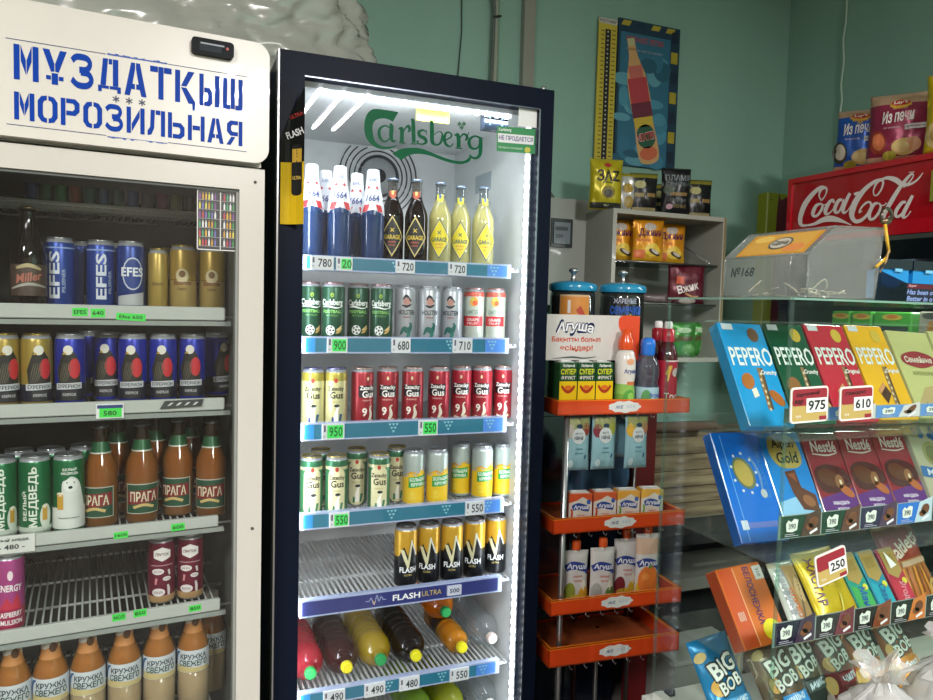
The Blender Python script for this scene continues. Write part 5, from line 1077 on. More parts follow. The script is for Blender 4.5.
def art_blk(D):
    tdec(D, 'ПЛАМЯ', .095, .022, 0, .135, '#7a8488', .02); tdec(D, 'СЕМЕЧКИ', .09, .014, 0, .112, '#5a6468', .02); D(rect(-.03, .07, .04, .082), '#8a7040'); tdec(D, 'ОТБОРНЫЕ', .07, .012, 0, .054, '#6a6f6c', .02); tdec(D, 'ЖАРЕНЫЕ', .07, .012, 0, .032, '#8a7a50', .02); D(ell(-.03, .03, .012, .010), '#b08a98', 3); D(ell(-.035, .09, .02, .016), '#3a4a3a')
BK = bag('snack_bag', .115, .172, .04, lambda u, v: '#181b1e', art_blk, 'foil', 25, '#23272a'); BK2 = bag('snack_bag', .105, .148, .035, lambda u, v: '#1a1d1e' if v < .13 else '#8a8430', lambda D: (D(ell(-.02, .105, .022, .014), '#a8a468'), D(rect(-.04, .060, -.004, .074), '#8a7a40'), D(rect(.006, .060, .042, .074), '#8a7040'), D(rect(-.045, .012, .045, .022), '#9a9068')), 'foil', 28, '#6a6830')
tb(BK2, 643, 2.28, 'black snack bag with gold top left of the tall black one', 'black seed bags on the wall cabinet'); tb(BK2, 661, 2.44, 'black snack bag standing behind between two black bags', 'black seed bags on the wall cabinet'); tb(BK, 675, 2.25, 'tallest black seed bag in the row on cabinet top', 'black seed bags on the wall cabinet'); tb(BK2, 698, 2.29, 'black snack bag at the right end on cabinet top', 'black seed bags on the wall cabinet')
# things behind the case
m = MB()
for k in range(5):
    z = .67+k*.062; m.box((1.56, 2.2, z), (2.46, 2.22, z+.058), '#ffffff', 'wood')
m.box((1.56, 2.22, .67), (1.58, 2.43, .98), '#ffffff', 'wood'); m.box((2.44, 2.22, .67), (2.46, 2.43, .98), '#ffffff', 'wood'); m.box((1.58, 2.41, .67), (2.44, 2.43, .98), '#ffffff', 'wood'); m.box((1.58, 2.22, .662), (2.44, 2.41, .68), '#ffffff', 'wood')
o = obj('wooden_crate', m); tag(o, 'weathered wooden plank crate behind the glass case', 'crate')
tb_ = MB(); tb_.box((1.52, 2.06, .62), (2.48, 2.43, .66), '#2c2c2e', 'matte'); tb_.box((1.55, 2.30, .02), (2.45, 2.43, .62), '#1f2224', 'matte'); tb_.box((1.52, 2.06, .455), (2.48, 2.3, .50), '#85857e', 'enamel')
for x in (1.53, 2.45): tb_.box((x, 2.06, 0), (x+.02, 2.08, .62), '#3a3a3c', 'matte')
o = obj('table', tb_); tag(o, 'dark table with a grey lower shelf behind the glass case', 'table')
m = MB(); m.tube([(1.62, 2.3, 1.005), (2.0, 2.28, 1.005)], .022, '#7a6656', 'matte', 12); o = obj('paper_roll', m); m2 = 0; tag(o, 'brown paper roll lying across the wooden crate', 'roll'); o.location = (0, 0, -.003)
m = MB(); m.box((1.08, 2.18, 0), (1.5, 2.48, 1.10), '#1a2130', 'gloss'); m.box((1.09, 2.172, .05), (1.285, 2.18, 1.08), '#1d2638', 'gloss'); m.box((1.295, 2.172, .05), (1.49, 2.18, 1.08), '#1d2638', 'gloss'); o = obj('shade_block', m); tag(o, 'added dark navy block standing in for shade behind the orange rack', 'shade block')  # dark block added in place of the unlit wall behind the rack
a = onX(664, 612, 1.5); m = MB(); m.box((1.52, 1.86, 0), (1.80, 2.02, .31), '#8f928c', 'enamel'); m.box((1.51, 1.85, .31), (1.81, 2.03, .325), '#a5a8a2', 'enamel'); m.box((1.775, 1.855, 0), (1.785, 1.8595, .31), '#b8b29a', 'enamel'); o = obj('low_cabinet', m); tag(o, 'low grey white cabinet on the floor behind the glass case', 'cabinet')

# ================================================================== COLA FRIDGE
cf = empty('drinks_cooler', K.M, 'red topped cola drinks cooler against the right wall', 'cooler')
RD = '#a8101e'
Z0, Z1 = 1.700, 1.935; L0, L1 = 1.05, 2.045
m = MB(); m.box((L0, -.41, Z0), (L1, .0, Z1), RD, 'gloss', bev=.012); frame_ring(m, L0+.005, Z0+.002, L1-.005, Z1-.002, L0+.03, Z0+.045, L1-.022, Z1-.02, 0, .008, '#b81424', 'gloss'); m.box((L0, -.41, Z0-.014), (L1, .004, Z0), '#9a9a9a', 'metal')
hdr = obj('header_box', m, cf)
def kp(d=.002):
    def f(u, v):
        q = K.on(u, v, d); return Vector((q.x, d, q.z))
    return f
def c2(P): return [(790+p[0]/6.524, 150+p[1]/6.524)+((p[2]/6.524,) if len(p) == 3 else ()) for p in P]
WHT = '#e8e2e0'; kf = kp()
CO = [[(205,330,10),(190,300,8),(200,262,14),(228,245,14),(240,262,10),(228,300,6),(205,330,8)],
      [(232,246,14),(200,244,18),(150,285,24),(100,350,28),(72,420,26),(66,470,22),(80,492,16),(120,490,8)],
      [(110,492,10),(160,482,16),(210,458,26),(260,448,34),(310,455,26),(360,472,12),(400,490,6)],
      [(200,350,12),(170,365,18),(150,410,20),(155,432,14),(180,425,14),(205,390,14),(212,360,12),(196,348,8)], [(205,352,6),(225,358,6),(250,345,6)],
      [(286,345,14),(280,325,12),(258,340,18),(232,390,22),(236,418,16),(262,408,8),(290,375,6)],
      [(342,325,14),(318,330,18),(294,375,20),(298,408,16),(322,398,12),(345,350,12)], [(392,282,16),(372,320,18),(346,385,20),(352,410,14),(376,395,6),(402,358,6)], [(352,320,6),(345,345,12),(330,385,8)],
      [(418,290,14),(436,284,18),(458,278,14)],
      [(548,296,8),(545,262,8),(566,215,12),(596,196,14),(608,212,12),(596,256,10),(570,292,8),(550,298,6)], [(600,192,14),(555,205,18),(490,255,24),(432,330,32),(405,400,32),(406,440,26),(430,466,22),(468,456,18),(505,420,14),(528,375,12),(524,344,12),(502,342,12),(470,370,10),(450,408,8),(470,398,6)],
      [(600,190,10),(640,182,20),(690,195,30),(730,222,26),(780,224,14),(830,195,10),(868,148,4)],
      [(572,345,12),(545,358,18),(518,410,22),(522,450,16),(548,446,14),(578,410,14),(592,365,12),(575,345,8)], [(590,358,6),(610,362,6),(632,345,6)],
      [(806,168,8),(796,155,10),(768,180,16),(720,240,20),(670,320,24),(625,400,22),(612,440,18),(630,452,10),(655,430,6)], [(806,168,6),(786,200,8),(740,245,6)],
      [(756,340,14),(730,345,18),(694,395,20),(690,430,16),(712,432,14),(745,400,12)], [(800,296,16),(775,345,20),(742,410,22),(740,440,16),(765,430,6),(788,398,6)]]
m = MB()
for i_, P in enumerate(CO): m.dec(stroke(c2([(a_, b_, w_*1.18) for a_, b_, w_ in P])), WHT, kp(.002+.0001*i_))
m.dec(stroke(c2([(775,146,5),(812,143,5)])), WHT, kf); m.dec(poly(c2([(752,432),(758,430),(759,438),(753,439)])), WHT, kf)
obj('brand_lettering', m, hdr)
m = MB(); q0 = K.on(931, 185, .008); m.dec(rect(q0.x-.06, 1.79, q0.x, 1.88), '#8f9a3a', plmap(.0095)); obj('yellow_sticker', m, hdr)
m = MB(); m.box((L0, -.41, .1), (L1, -.38, Z0-.014), '#14161a', 'gloss'); m.box((L0, -.38, .1), (L0+.03, 0, Z0-.014), '#14161a', 'gloss'); m.box((L1-.03, -.38, .1), (L1, 0, Z0-.014), '#14161a', 'gloss'); m.box((L0, -.38, .05), (L1, 0, .1), '#14161a', 'gloss'); frame_ring(m, L0, .1, L1, Z0-.016, L0+.045, .2, L1-.045, 1.60, 0, .02, '#0e1418', 'gloss')
obj('cabinet', m, cf); m = MB(); m.box((L0+.045, .008, .2), (L1-.045, .012, 1.60), '#f4f8f8', 'glass'); obj('door_glass', m, cf)
for z in (1.395, 1.10, .80, .5): m = MB(); m.box((L0+.03, -.37, z-.012), (L1-.03, -.02, z), '#4a4e50', 'metal'); obj('shelf', m, cf)
for i, (a_, b_) in enumerate(((832, 850), (852, 872), (874, 912))):
    qa = K.on(a_, 312, -.03); qb = K.on(b_, 312, -.03); m = MB(); x0_, x1_ = sorted((qa.x, qb.x)); m.box((x0_, -.12, 1.395), (x1_, -.03, 1.465), '#4a9a3a', 'print', bev=.004); m.dec(ell((x0_+x1_)/2, 1.448, .035, .010), '#c8b04a', plmap(-.0295)); m.dec(ell((x0_+x1_)/2, 1.45, .02, .006), '#c8763a', plmap(-.029)); m.dec(rect(x0_+.01, 1.397, x1_-.01, 1.42), '#3a3f40', plmap(-.0295))
    o = obj('snack_box', m, None, K.M); tag(o, ['green snack box farthest left on the cooler shelf', 'green snack box in the middle of the cooler shelf', 'widest green snack box, nearest the beige one on cooler shelf'][i], 'box', 'green boxes behind the glass case')
m = MB(); qa = K.on(916, 312, -.03); qb = K.on(955, 312, -.03); m.box((qb.x, -.12, 1.395), (qa.x-.01, -.03, 1.468), '#9a9484', 'gloss', bev=.003); m.dec(ell(qa.x-.05, 1.455, .03, .010), '#4a4a44', plmap(-.0295)); m.dec(ell(qa.x-.05, 1.42, .012, .02), '#a8743a', plmap(-.0295)); o = obj('snack_box', m, None, K.M); tag(o, 'beige snack box with dark oval emblem at the right photo edge', 'box')
m = MB(); a = onY(768, 192, 2.44); m.box((a.x, 2.44, 0), (2.498, 2.498, a.z), '#8f9a24', 'print', bev=.004); m.dec(poly(spline([(2.495, a.z-.005), (a.x+.075, a.z-.03), (a.x+.055, a.z-.09), (a.x+.05, .9), (2.495, .9)], 2)), '#5a1024', plmap(2.4395)); m.dec(ell(a.x+.02, a.z-.03, .004, .004), '#3a3a20', plmap(2.4390)); o = obj('display_stand', m); tag(o, 'yellow green and maroon display stand in the corner beside red cooler', 'stand')
# crisps on the cooler
def art_lays(main, fruit, g):
    def art(D):
        D(ell(0, .176, .030, .014), '#d8a83a'); D(ell(0, .180, .027, .009), '#b8302c', 2); tdec(D, "Lay's", .040, .013, 0, .181, '#ece6d8', .05, .05, .15, 3); tdec(D, 'Из печи', .094, .038, -.004, .140, '#ece8e4', .05, .08, .25)
        D(xf(rect(-.030, -.008, .030, .008), 1, 1, .048, .106, .1), '#d8d8d8'); tdec(D, 'запечённые', .05, .006, .048, .107, main, .01, .1, lay=3); tdec(D, 'со вкусом', .05, .006, -.02, .104, '#e0c8cc', .01); D(ell(-.058, .062, .026, .038, rot=.3), fruit); D(ell(-.056, .064, .018, .028, rot=.3), '#d87a50' if g else '#c8c0b0', 2); D(ell(.020, .045, .036, .026), '#d8b870'); D(ell(.045, .052, .022, .022), '#d89a70', 2); D(ell(.012, .044, .024, .017), '#e2c684', 3); D(ell(-.02, .020, .02, .014), '#a8a03a', 2)
    return art
def lc(main): return lambda u, v: '#b89a7c' if v > .192 or v > .155+abs(u)*.55 or (v > .18 and abs(u) > .03) else (main if v > .015 else '#c8a080')
def kb(proto, px, d, lab, rz, ry=0): q = K.on(px, 165, d); w = K.M @ Vector((q.x, d, 1.936)); proto.spawn(TR(w.x, w.y, w.z, rz, 0, ry), lab, 'crisp bag', 'crisp bags on the red cooler')
kb(bag('crisp_bag', .150, .205, .06, lc('#2358b0'), art_lays('#2358b0', '#3a3a30', 0), 'foil', 41, '#b8a48a'), 857, -.08, 'blue crisp bag at the left end on the red cooler', -PI/2+.55, .04)
kb(bag('crisp_bag', .185, .215, .07, lc('#8f2c4a'), art_lays('#8f2c4a', '#9a3a2c', 1), 'foil', 44, '#c0a48a'), 897, -.06, 'maroon crisp bag in the middle on the red cooler', -PI/2+.5, .03)
kb(bag('crisp_bag', .175, .225, .06, lambda u, v: '#b89a7c', None, 'foil', 47, '#b89a7c'), 878, -.20, 'beige crisp bag standing behind the blue and maroon ones', -PI/2+.5)
def art_yl(D): D(ell(-.05, .05, .05, .045), '#d8c080'); D(ell(.03, .10, .05, .045), '#b8302c'); D(ell(-.05, .05, .035, .03), '#a89050', 2); tdec(D, "Lay's", .07, .03, .03, .10, '#ece6d8', .05, lay=3); D(ell(-.05, .14, .008, .018), '#8a8420')
kb(bag('crisp_bag', .20, .225, .07, '#d2bc1c', art_yl, 'foil', 49, '#d8c430'), 962, -.05, 'yellow crisp bag cut off by the right photo edge', -PI/2+.5)
area('cooler_light', K.M @ Vector((1.55, -.10, 1.58)), .9, .05, 7, (1, 1, .96), (0, R(20), 0))
# ================================================================== GLASS CASE
CX = .95; CD = .29; CT = 1.476; CBZ = .70
gc = empty('glass_display_case', G.M, 'clear glass display case full of sweets in the right foreground', 'display case')
def pane(name, lo, hi): m = MB(); m.box(lo, hi, '#f9fdfb', 'casepane'); return obj(name, m, gc)
pane('side_pane', (0, .006, CBZ+.015), (.005, CD, CT-.006)); pane('front_pane', (.0, 0, CBZ+.015), (CX, .005, CT-.006)); pane('top_pane', (-.002, -.002, CT-.006), (CX, CD+.002, CT))
m = MB()
for (x, y) in ((.0, 0), (.0, CD)): m.box((x-.001, y-.001, CBZ+.015), (x+.0035, y+.0035, CT-.006), '#dfeee8', 'acrylic')
m.box((-.002, -.0045, CT-.0045), (CX, -.002, CT-.0012), '#6f9486', 'gloss'); m.box((-.0045, -.002, CT-.0045), (-.002, CD, CT-.0012), '#7fa496', 'gloss')
obj('glass_edges', m, gc)
m = MB(); m.box((-.01, -.01, CBZ-.03), (CX, CD+.02, CBZ), '#c9cbc4', 'enamel'); m.box((.03, CD-.004, CBZ), (.05, CD+.004, CBZ+.012), '#2a2c2c', 'matte'); m.box((.0, .01, CBZ), (.02, CD, CBZ+.015), '#d8dad4', 'gloss'); obj('case_floor', m, gc)
m = MB(); m.box((-.08, -.46, CBZ-.07), (CX+.1, CD+.05, CBZ-.0301), '#8a8478', 'enamel'); m.box((-.04, -.20, 0), (CX+.05, CD+.02, CBZ-.07), '#6a665c', 'matte'); o = obj('counter', m, None, G.M); tag(o, 'counter slab carrying the glass display case and wrapped bags', 'counter')
SH = [(1.256, 1.262, 1.283, 1.305), (1.060, 1.066, 1.100, 1.137), (.868, .874, .928, .967)]
BR = ['#6a3a24', '#5a2f20', '#7a4428']
def lipcard(m, x0, x1, z0, z1, bg, hl):
    h = z1-z0; w = x1-x0; m.dec(rect(x0, z0, x1, z1), bg, plmap(.0105), 'gloss'); f = plmap(.0100); f2 = plmap(.0096)
    m.dec(poly([(x0+w*.5, z0), (x1, z0), (x1, z1+h*.22), (x0+w*.62, z1-.001)]), hl, f, 'gloss'); m.dec(ell(x0+w*.80, z0+h*.62, w*.13, h*.26, 10, rot=.5), BR[0], f2); m.dec(ell(x0+w*.72, z0+h*.42, w*.10, h*.16, 10), BR[2], f2); m.dec(xf(rect(-w*.10, -h*.06, w*.10, h*.06), 1, 1, x0+w*.82, z0+h*.2, .4), '#e8e4ea', f2)
    m.dec(poly([(x0+w*.14, z0+h*.30), (x0+w*.12, z0+h*.66), (x0+w*.18, z0+h*.82), (x0+w*.24, z0+h*.72), (x0+w*.32, z0+h*.86), (x0+w*.42, z0+h*.80), (x0+w*.40, z0+h*.34), (x0+w*.28, z0+h*.26)]), '#dcded8', f2); m.dec(text('390', w*.18, h*.26, .02, 0, x0+w*.27, z0+h*.53), '#3a4048', plmap(.0092))
    for k in range(2): m.dec(rect(x0+w*.1, z0+h*(.08+k*.08), x0+w*(.44-k*.1), z0+h*(.105+k*.08)), '#b8b4c0', f2)
for i, (zg, zi, zl, zu) in enumerate(SH):
    m = MB(); m.box((.008, .012, zg-.004), (CX-.01, CD-.01, zg), '#fbfefc', 'acrylic'); m.box((.008, .012, zg), (CX-.01, .0135, zl+.002), '#fcfefd', 'casepane')
    m.box((.006, .196, zi+.17 if i < 2 else zi+.12), (CX-.01, .200, zi+.174 if i < 2 else zi+.124), '#fbfefc', 'acrylic'); s_ = obj('shelf', m, gc)
    m = MB(); m.box((.008, .0108, zl), (CX-.01, .0118, zu), '#8f9a9a', 'gloss')
    bgs = [[('#5a86c8', '#c8c4c8')]*3, [('#14301f', '#4a2a22'), ('#14301f', '#5a2f28'), ('#2a1840', '#4a2a4a'), ('#2a6ac8', '#b8c8d8'), ('#1c1c24', '#4a2a22')], [('#1a1230', '#3a2440'), ('#1c1018', '#6a2430'), ('#1a1414', '#7a3c20'), ('#14100f', '#c8702c'), ('#1c1c1c', '#7a5a6a')]][i]
    x = .012 if i else .10; wd = .086 if i else .105; k = 0
    while x+wd < CX-.02: bg, hl = bgs[k % len(bgs)]; lipcard(m, x, x+wd-.003, zl+.001, zu-.001, bg, hl); x += wd; k += 1
    obj('price_strip', m, s_)
def pcard(px, py, wd, hg, st, note, lab, rot=0, y=-.006):
    q = G.on(px, py, y); m = MB(); prism(m, rrect(-wd/2, -hg/2, wd/2, hg/2, .006), -.001, .001, '#dcd9d2', 'gloss'); f = plmap(-.0014); f2 = plmap(-.0018); f3 = plmap(-.0022)
    m.dec(poly(rrect(-wd/2+.003, -hg/2+.003, wd/2-.003, hg/2-.003, .004)), '#b09a58', f); m.dec(poly(rrect(-wd/2+.003, -.001, wd/2-.003, hg/2-.003, .004)), '#8a1a2c', f2); m.dec(rect(wd/2-.018, -hg/2+.003, wd/2-.003, -hg/2+.009), '#8a1a2c', f2)
    m.dec(rect(-wd*.10, -hg*.22, wd*.46, hg*.18), '#dfe0de', f3); m.dec(text(st, wd*.46, hg*.28, .03, 0, wd*.18, -hg*.02), '#101214', plmap(-.0026)); m.dec(text('тенге', .010, .004, x=-wd*.3, y=-hg*.32), '#e8e0c8', f2)
    if note: m.dec(text(note, wd*.62, hg*.13, .06, .3, -wd*.06, hg*.30, .06), '#1c0a0e', f3)
    if note and len(note) > 6: m.dec(text('вар', wd*.24, hg*.14, .05, .3, -wd*.30, hg*.08, 0), '#1c0a0e', f3)
    w = G.w(q.x, y, q.z); o = obj('price_card', m, None, TR(w.x, w.y, w.z, 0, 0, rot)); tag(o, lab, 'price card')
pcard(809, 404.5, .076, .055, '975', 'Бархатный', 'red and gold card reading 975 with two handwritten lines', -.03)
pcard(856, 403, .072, .054, '610', 'Пепро', 'red and gold card reading 610 hooked right of the 975 card', -.03)
pcard(831, 566, .066, .052, '250', '', 'red and gold price card reading 250 above the yellow packets', -.22)
def lean(proto, x, yb, zb, ang, lab, cat, grp=None, tilt=0, yaw=0):
    w = G.w(x, yb, zb); M = Matrix.Translation(w) @ Matrix.Rotation(yaw, 4, 'Z') @ Matrix.Rotation(-ang, 4, 'X') @ Matrix.Rotation(tilt, 4, 'Y'); return proto.spawn(M, lab, cat, grp)
A = R(30)
def art_pep(main, dark, nuts, w=.098, h=.196):
    def art(D):
        D(text('PEPERO', w*.93, .036, .015, 0, w*.52, h*.66), '#dfe3e2', 2)
        D(rect(.006, h*.925, .030, h*.985), '#c8cdd4', 2); D(ell(w*.72, h*.88, .012, .014), '#c8a83a' if nuts != 'a' else '#6a4a34', 2)
        D(stroke([(w*.56, .03, .008), (w*.60, h*.55, .008)]), '#8a6a4a', 1); D(stroke([(w*.62, .03, .005), (w*.66, h*.55, .005)]), dark, 1)
        for k in range(7): D(ell(w*.56+k*.0006+random.uniform(-.002, .002), .03+k*.011, .0022, .003, 7), '#d8c4a0', 2)
        if nuts == 'a': D(ell(w*.27, h*.42, .013, .016, rot=-.5), '#a8642c', 2); D(poly([(w*.30, h*.26), (w*.42, h*.28), (w*.40, h*.36), (w*.29, h*.34)]), '#e0d8c8', 2); D(ell(w*.80, h*.26, .010, .018, rot=.7), '#a8602c', 2)
        elif nuts == 'b': D(ell(w*.24, h*.36, .015, .018, rot=-.3), '#8a5a30', 2); D(ell(w*.80, h*.16, .018, .014), '#b89a6a', 2)
        else: D(poly([(w*.22, h*.30), (w*.42, h*.38), (w*.52, h*.26), (w*.34, h*.16)]), '#4a2418', 2); D(poly([(w*.22, h*.30), (w*.42, h*.38), (w*.44, h*.34), (w*.25, h*.26)]), '#c88a5a', 3)
        D(text('Crunchy' if nuts != 'c' else 'Original', w*.36, .011, .03, .2, w*.80, h*.50), '#e4e2de', 2)
    return art
def side_pep(P, w, h, t, col):
    pass
P1 = boxpack('biccuit_box'.replace('cc', 'sc'), .098, .196, .024, '#1f8fcc', art_pep('#1f8fcc', '#5a4a3a', 'a'), '#2a86bb')
def pepside(mb): pass
lean(P1, .022, .095, 1.263, A, 'bright blue biscuit stick box at the left end of top row', 'biscuit box', 'biscuit stick boxes in the top row', .03)
lean(boxpack('biscuit_box', .092, .196, .022, '#134a30', art_pep('#134a30', '#3a2a1a', 'b', .092)), .128, .097, 1.263, A, 'dark green biscuit stick box beside the bright blue one', 'biscuit box', 'biscuit stick boxes in the top row', .03)
lean(boxpack('biscuit_box', .098, .196, .022, '#b81a34', art_pep('#b81a34', '#3a1a14', 'c')), .226, .097, 1.263, A, 'red biscuit stick box behind the 975 and 610 price cards', 'biscuit box', 'biscuit stick boxes in the top row', .03)
lean(boxpack('biscuit_box', .098, .196, .022, '#e0a810', art_pep('#e0a810', '#5a3a20', 'c')), .330, .097, 1.263, A, 'yellow biscuit stick box right of the red one', 'biscuit box', 'biscuit stick boxes in the top row', .03)
def art_cr(w, h):
    def art(D):
        D(poly(spline([(.01, h*.66), (.02, h*.72), (w*.5, h*.76), (w-.02, h*.72), (w-.01, h*.66), (w-.02, h*.60), (w*.5, h*.56), (.02, h*.60)], 3, True)), '#8f2430', 2); D(text('Семейные', w*.66, .014, .02, .1, w*.5, h*.66), '#d8cfc0', 3); D(text('КРЕКЕРЫ', w*.5, .008, .02, 0, w*.5, h*.50), '#8a8a50', 2); D(poly([(.004, .004), (w-.004, .004), (w-.004, h*.40), (w*.4, h*.34), (.004, h*.12)]), '#b09a6a', 1); D(poly([(w*.1, h*.06), (w*.3, h*.18), (w*.24, h*.02)]), '#5a4a3a', 3)
    return art
for i, x in enumerate((.434, .554)):
    lean(boxpack('cracker_box', .112, .186, .026, '#b8b678', art_cr(.112, .186), '#c9c78a'), x, .097, 1.263, A, ['pale yellow cracker box beside the yellow biscuit stick box', 'pale yellow cracker box second from the yellow biscuit stick box'][i], 'cracker box', 'pale cracker boxes', .05)
lean(boxpack('chocolate_box', .11, .18, .026, '#7a5a4a', lambda D: (D(rect(.01, .10, .10, .14), '#a88a6a'), D(ell(.055, .06, .03, .03), '#4a2c20'))), .675, .097, 1.263, A, 'brown chocolate box at the right end of the top row', 'chocolate box')
# row 2
def art_coin(D):
    D(ell(.048, .120, .022, .030, rot=.3), '#5a6a54'); D(ell(.047, .120, .017, .025, rot=.3), '#a8924a', 2)
    for k in range(9): a = k*.7; D(ell(.048+.026*math.cos(a), .120+.036*math.sin(a), .003, .003, 6), '#b8c4cc', 3)
    D(stroke([(.070, .150, .003), (.080, .12, .006), (.078, .09, .004)]), '#5a84b8', 2); D(ell(.078, .082, .007, .008), '#a8b0b4', 3)
    D(rect(.010, .024, .094, .034), '#5a6ab0'); D(rect(.010, .022, .024, .038), '#c0c8d4', 2); D(stroke([(.018, .004, .0015), (.018, .19, .0015)]), '#6aa8e0', 2); D(text('КАЗАХСТАН', .09, .009, .02, 0, .089, .12, PI/2), '#3a78b8', 2)
lean(boxpack('chocolate_box', .104, .196, .022, '#0f62c4', art_coin, '#0c4e9e'), .016, .093, 1.067, A, 'large blue chocolate box with a gold coin picture', 'chocolate box', None, .03)
def art_alp(D):
    D(poly(spline([(.014, .15), (.022, .182), (.055, .186), (.080, .176), (.086, .14), (.070, .122), (.03, .124)], 3, True)), '#a8924a'); D(text('Alpen', .052, .022, .05, .05, .050, .166), '#1c241f', 2); D(text('Gold', .050, .022, .05, .05, .052, .141), '#1c241f', 2)
    D(poly([(.002, .004), (.094, .004), (.094, .05), (.05, .07), (.002, .06)]), '#8ab8dc'); D(poly([(.035, .115), (.060, .118), (.062, .085), (.090, .070), (.088, .040), (.052, .045), (.040, .075)]), '#5a2c1e', 2); D(poly([(.040, .110), (.056, .112), (.056, .095)]), '#8a4a30', 3); D(ell(.070, .060, .014, .010, rot=-.5), '#8a5638', 3); D(text('молочный', .05, .010, .03, .2, .05, .025), '#e0e8ee', 3)
lean(boxpack('chocolate_bar', .096, .190, .012, '#1d78c8', art_alp), .124, .097, 1.067, A, 'blue chocolate bar with gold badge next to the coin box', 'chocolate bar', None, .03)
def art_nes(D):
    D(text('Nestlé', .062, .022, .05, .1, .046, .158), '#c8b8b8', 2); D(stroke([(.014, .144, .002), (.05, .141, .003), (.076, .146, .002)]), '#c8b8b8', 2); D(poly([(.001, .001), (.087, .001), (.087, .078), (.001, .060)]), '#5a1f74'); D(poly(spline([(.006, .112), (.040, .124), (.080, .112), (.084, .084), (.05, .070), (.010, .074)], 3, True)), '#4a141c')
    D(xf(ell(0, 0, .026, .017), 1, 1, .036, .098, -.3), '#5a2c1c', 2); D(xf(ell(0, 0, .010, .014), 1, 1, .058, .090, -.3), '#8a5a3a', 3); D(ell(.060, .089, .003, .005), '#d8c8a8', 4); D(xf(ell(0, 0, .018, .009), 1, 1, .068, .072, -.6), '#a85a30', 3); D(text('миндаль', .040, .008, .02, .1, .046, .050), '#d8c8e0', 2); D(text('изюм', .028, .007, .02, .1, .046, .039), '#d8c8e0', 2)
N_ = boxpack('chocolate_bar', .088, .186, .012, '#821428', art_nes)
for i, x in enumerate((.222, .313, .404)): lean(N_, x, .097+.0*i, 1.067, A, ['maroon nut chocolate bar touching the blue one', 'maroon nut chocolate bar in the middle of three alike', 'maroon nut chocolate bar next to the clear edged beige one'][i], 'chocolate bar', 'maroon nut chocolate bars', .05)
def art_mm(c, b, tt, tcol):
    def art(D):
        for k in range(9): D(ell(random.uniform(.012, .085), random.choice([random.uniform(.02, .07), random.uniform(.16, .185)]), .009, .007, rot=k), random.choice(b), 2)
        D(ell(.050, .130, .026, .026), c); D(ell(.050, .130, .018, .018), '#6a6a40', 2); D(xf(rect(-.05, -.011, .05, .011), 1, 1, .05, .088, -.15), '#3a66a0', 3); D(text(tt, .07, .014, .04, 0, .05, .088, -.15), tcol, 4); D(poly([(.07, .02), (.098, .03), (.096, .06), (.074, .055)]), '#4a2a1c', 3)
    return art
lean(boxpack('chocolate_bar', .100, .190, .014, '#a8a48c', art_mm('#8a8a5a', ['#2f6ab0', '#3a78c0', '#24508a'], "M&M'S", '#c8d4e0'), '#c8c8b8'), .498, .092, 1.067, A, 'beige bar with blue sweets and clear plastic edge', 'chocolate bar', None, .05)
lean(boxpack('chocolate_bar', .100, .190, .014, '#4a2c34', lambda D: (D(text('The Best', .07, .018, .04, .2, .05, .155), '#b8a8a0', 2), D(text('CHOCO', .06, .014, .04, .2, .05, .135), '#b8a8a0', 2), D(rect(.001, .001, .099, .06), '#4a3a7a'), D(ell(.03, .05, .015, .012), '#2a5a9a', 3), D(ell(.07, .07, .014, .012), '#8a5a3a', 3))), .606, .097, 1.067, A, 'dark brown bar with pale script right of the beige bar', 'chocolate bar', None, .05)
# row 3
def art_bel(D):
    T = text('БЕЛОСНЕЖКА', .098, .014, .04, 0, 0, 0); D(xf(T, 1, 1, .060, .082, -PI/2-.06), '#4a1f5a', 2); D(ell(.072, .022, .019, .018), '#e0cc1c', 2); D(xf(rect(-.010, -.012, .010, .012), 1, 1, .088, .118, 0), '#c8c4c0', 2); D(text('310', .014, .007, .02, 0, .088, .118, -PI/2), '#5a5a5a', 3); D(rect(0.002, .002, .034, .133), '#c04a1c'); D(stroke([(.035, .002, .002), (.035, .133, .002)]), '#e8a878', 2)
    for k in range(5): D(rect(.012+k*.003, .045, .0135+k*.003, .060), '#d8b8a8', 3)
lean(boxpack('biscuit_box', .100, .136, .030, '#cc6420', art_bel, '#a8401a'), .030, .088, .884, R(33), 'orange biscuit box with purple downward lettering', 'biscuit box', None, -.05)
def art_pas(D):
    D(poly([(.02, .13), (.05, .132), (.052, .004), (.034, .004)]), '#9a7a50', 2); D(xf(text('Печенье', .08, .014, .03, .2, 0, 0), 1, 1, .014, .085, -PI/2), '#8a8a94', 2); D(xf(text('СЛИВОЧНОЕ', .09, .010, .04, 0, 0, 0), 1, 1, .024, .045, -PI/2), '#c8641c', 3); D(ell(.042, .085, .010, .022), '#b89a70', 3); D(stroke([(.030, .03, .003), (.048, .11, .004)]), '#5a4a3a', 3)
lean(bag('biscuit_packet', .062, .138, .018, lambda u, v: '#b8b8b4' if u < 0 else '#a88a5c', lambda D: art_pas(lambda T, c, l=1: D(xf(T, 1, 1, -.03, 0), c, l)), 'gloss', 61, '#b0a890', nu=10, nv=14, wr=.002), .166, .080, .884, R(33), 'white and tan biscuit packet right of the orange box', 'biscuit packet', None, -.03)
def art_zh(D):
    D(xf(text('ЖАСТАР', .085, .017, .05, 0, 0, 0), 1, 1, -.030, .088, -PI/2-.1), '#5a1f4a', 2); D(rect(-.010, .075, .008, .118), '#c8a82c', 2)
    for k in range(6): D(rect(-.007, .080+k*.006, .006, .081+k*.006), '#4a4020', 3)
    D(stroke([(.014, .118, .004), (.022, .128, .006), (.032, .120, .004)]), '#2a2a1c', 3); D(stroke([(.0, .02, .004), (.01, .06, .004)]), '#e0d060', 2); D(ell(-.028, .022, .012, .006), '#c8b8a0', 2)
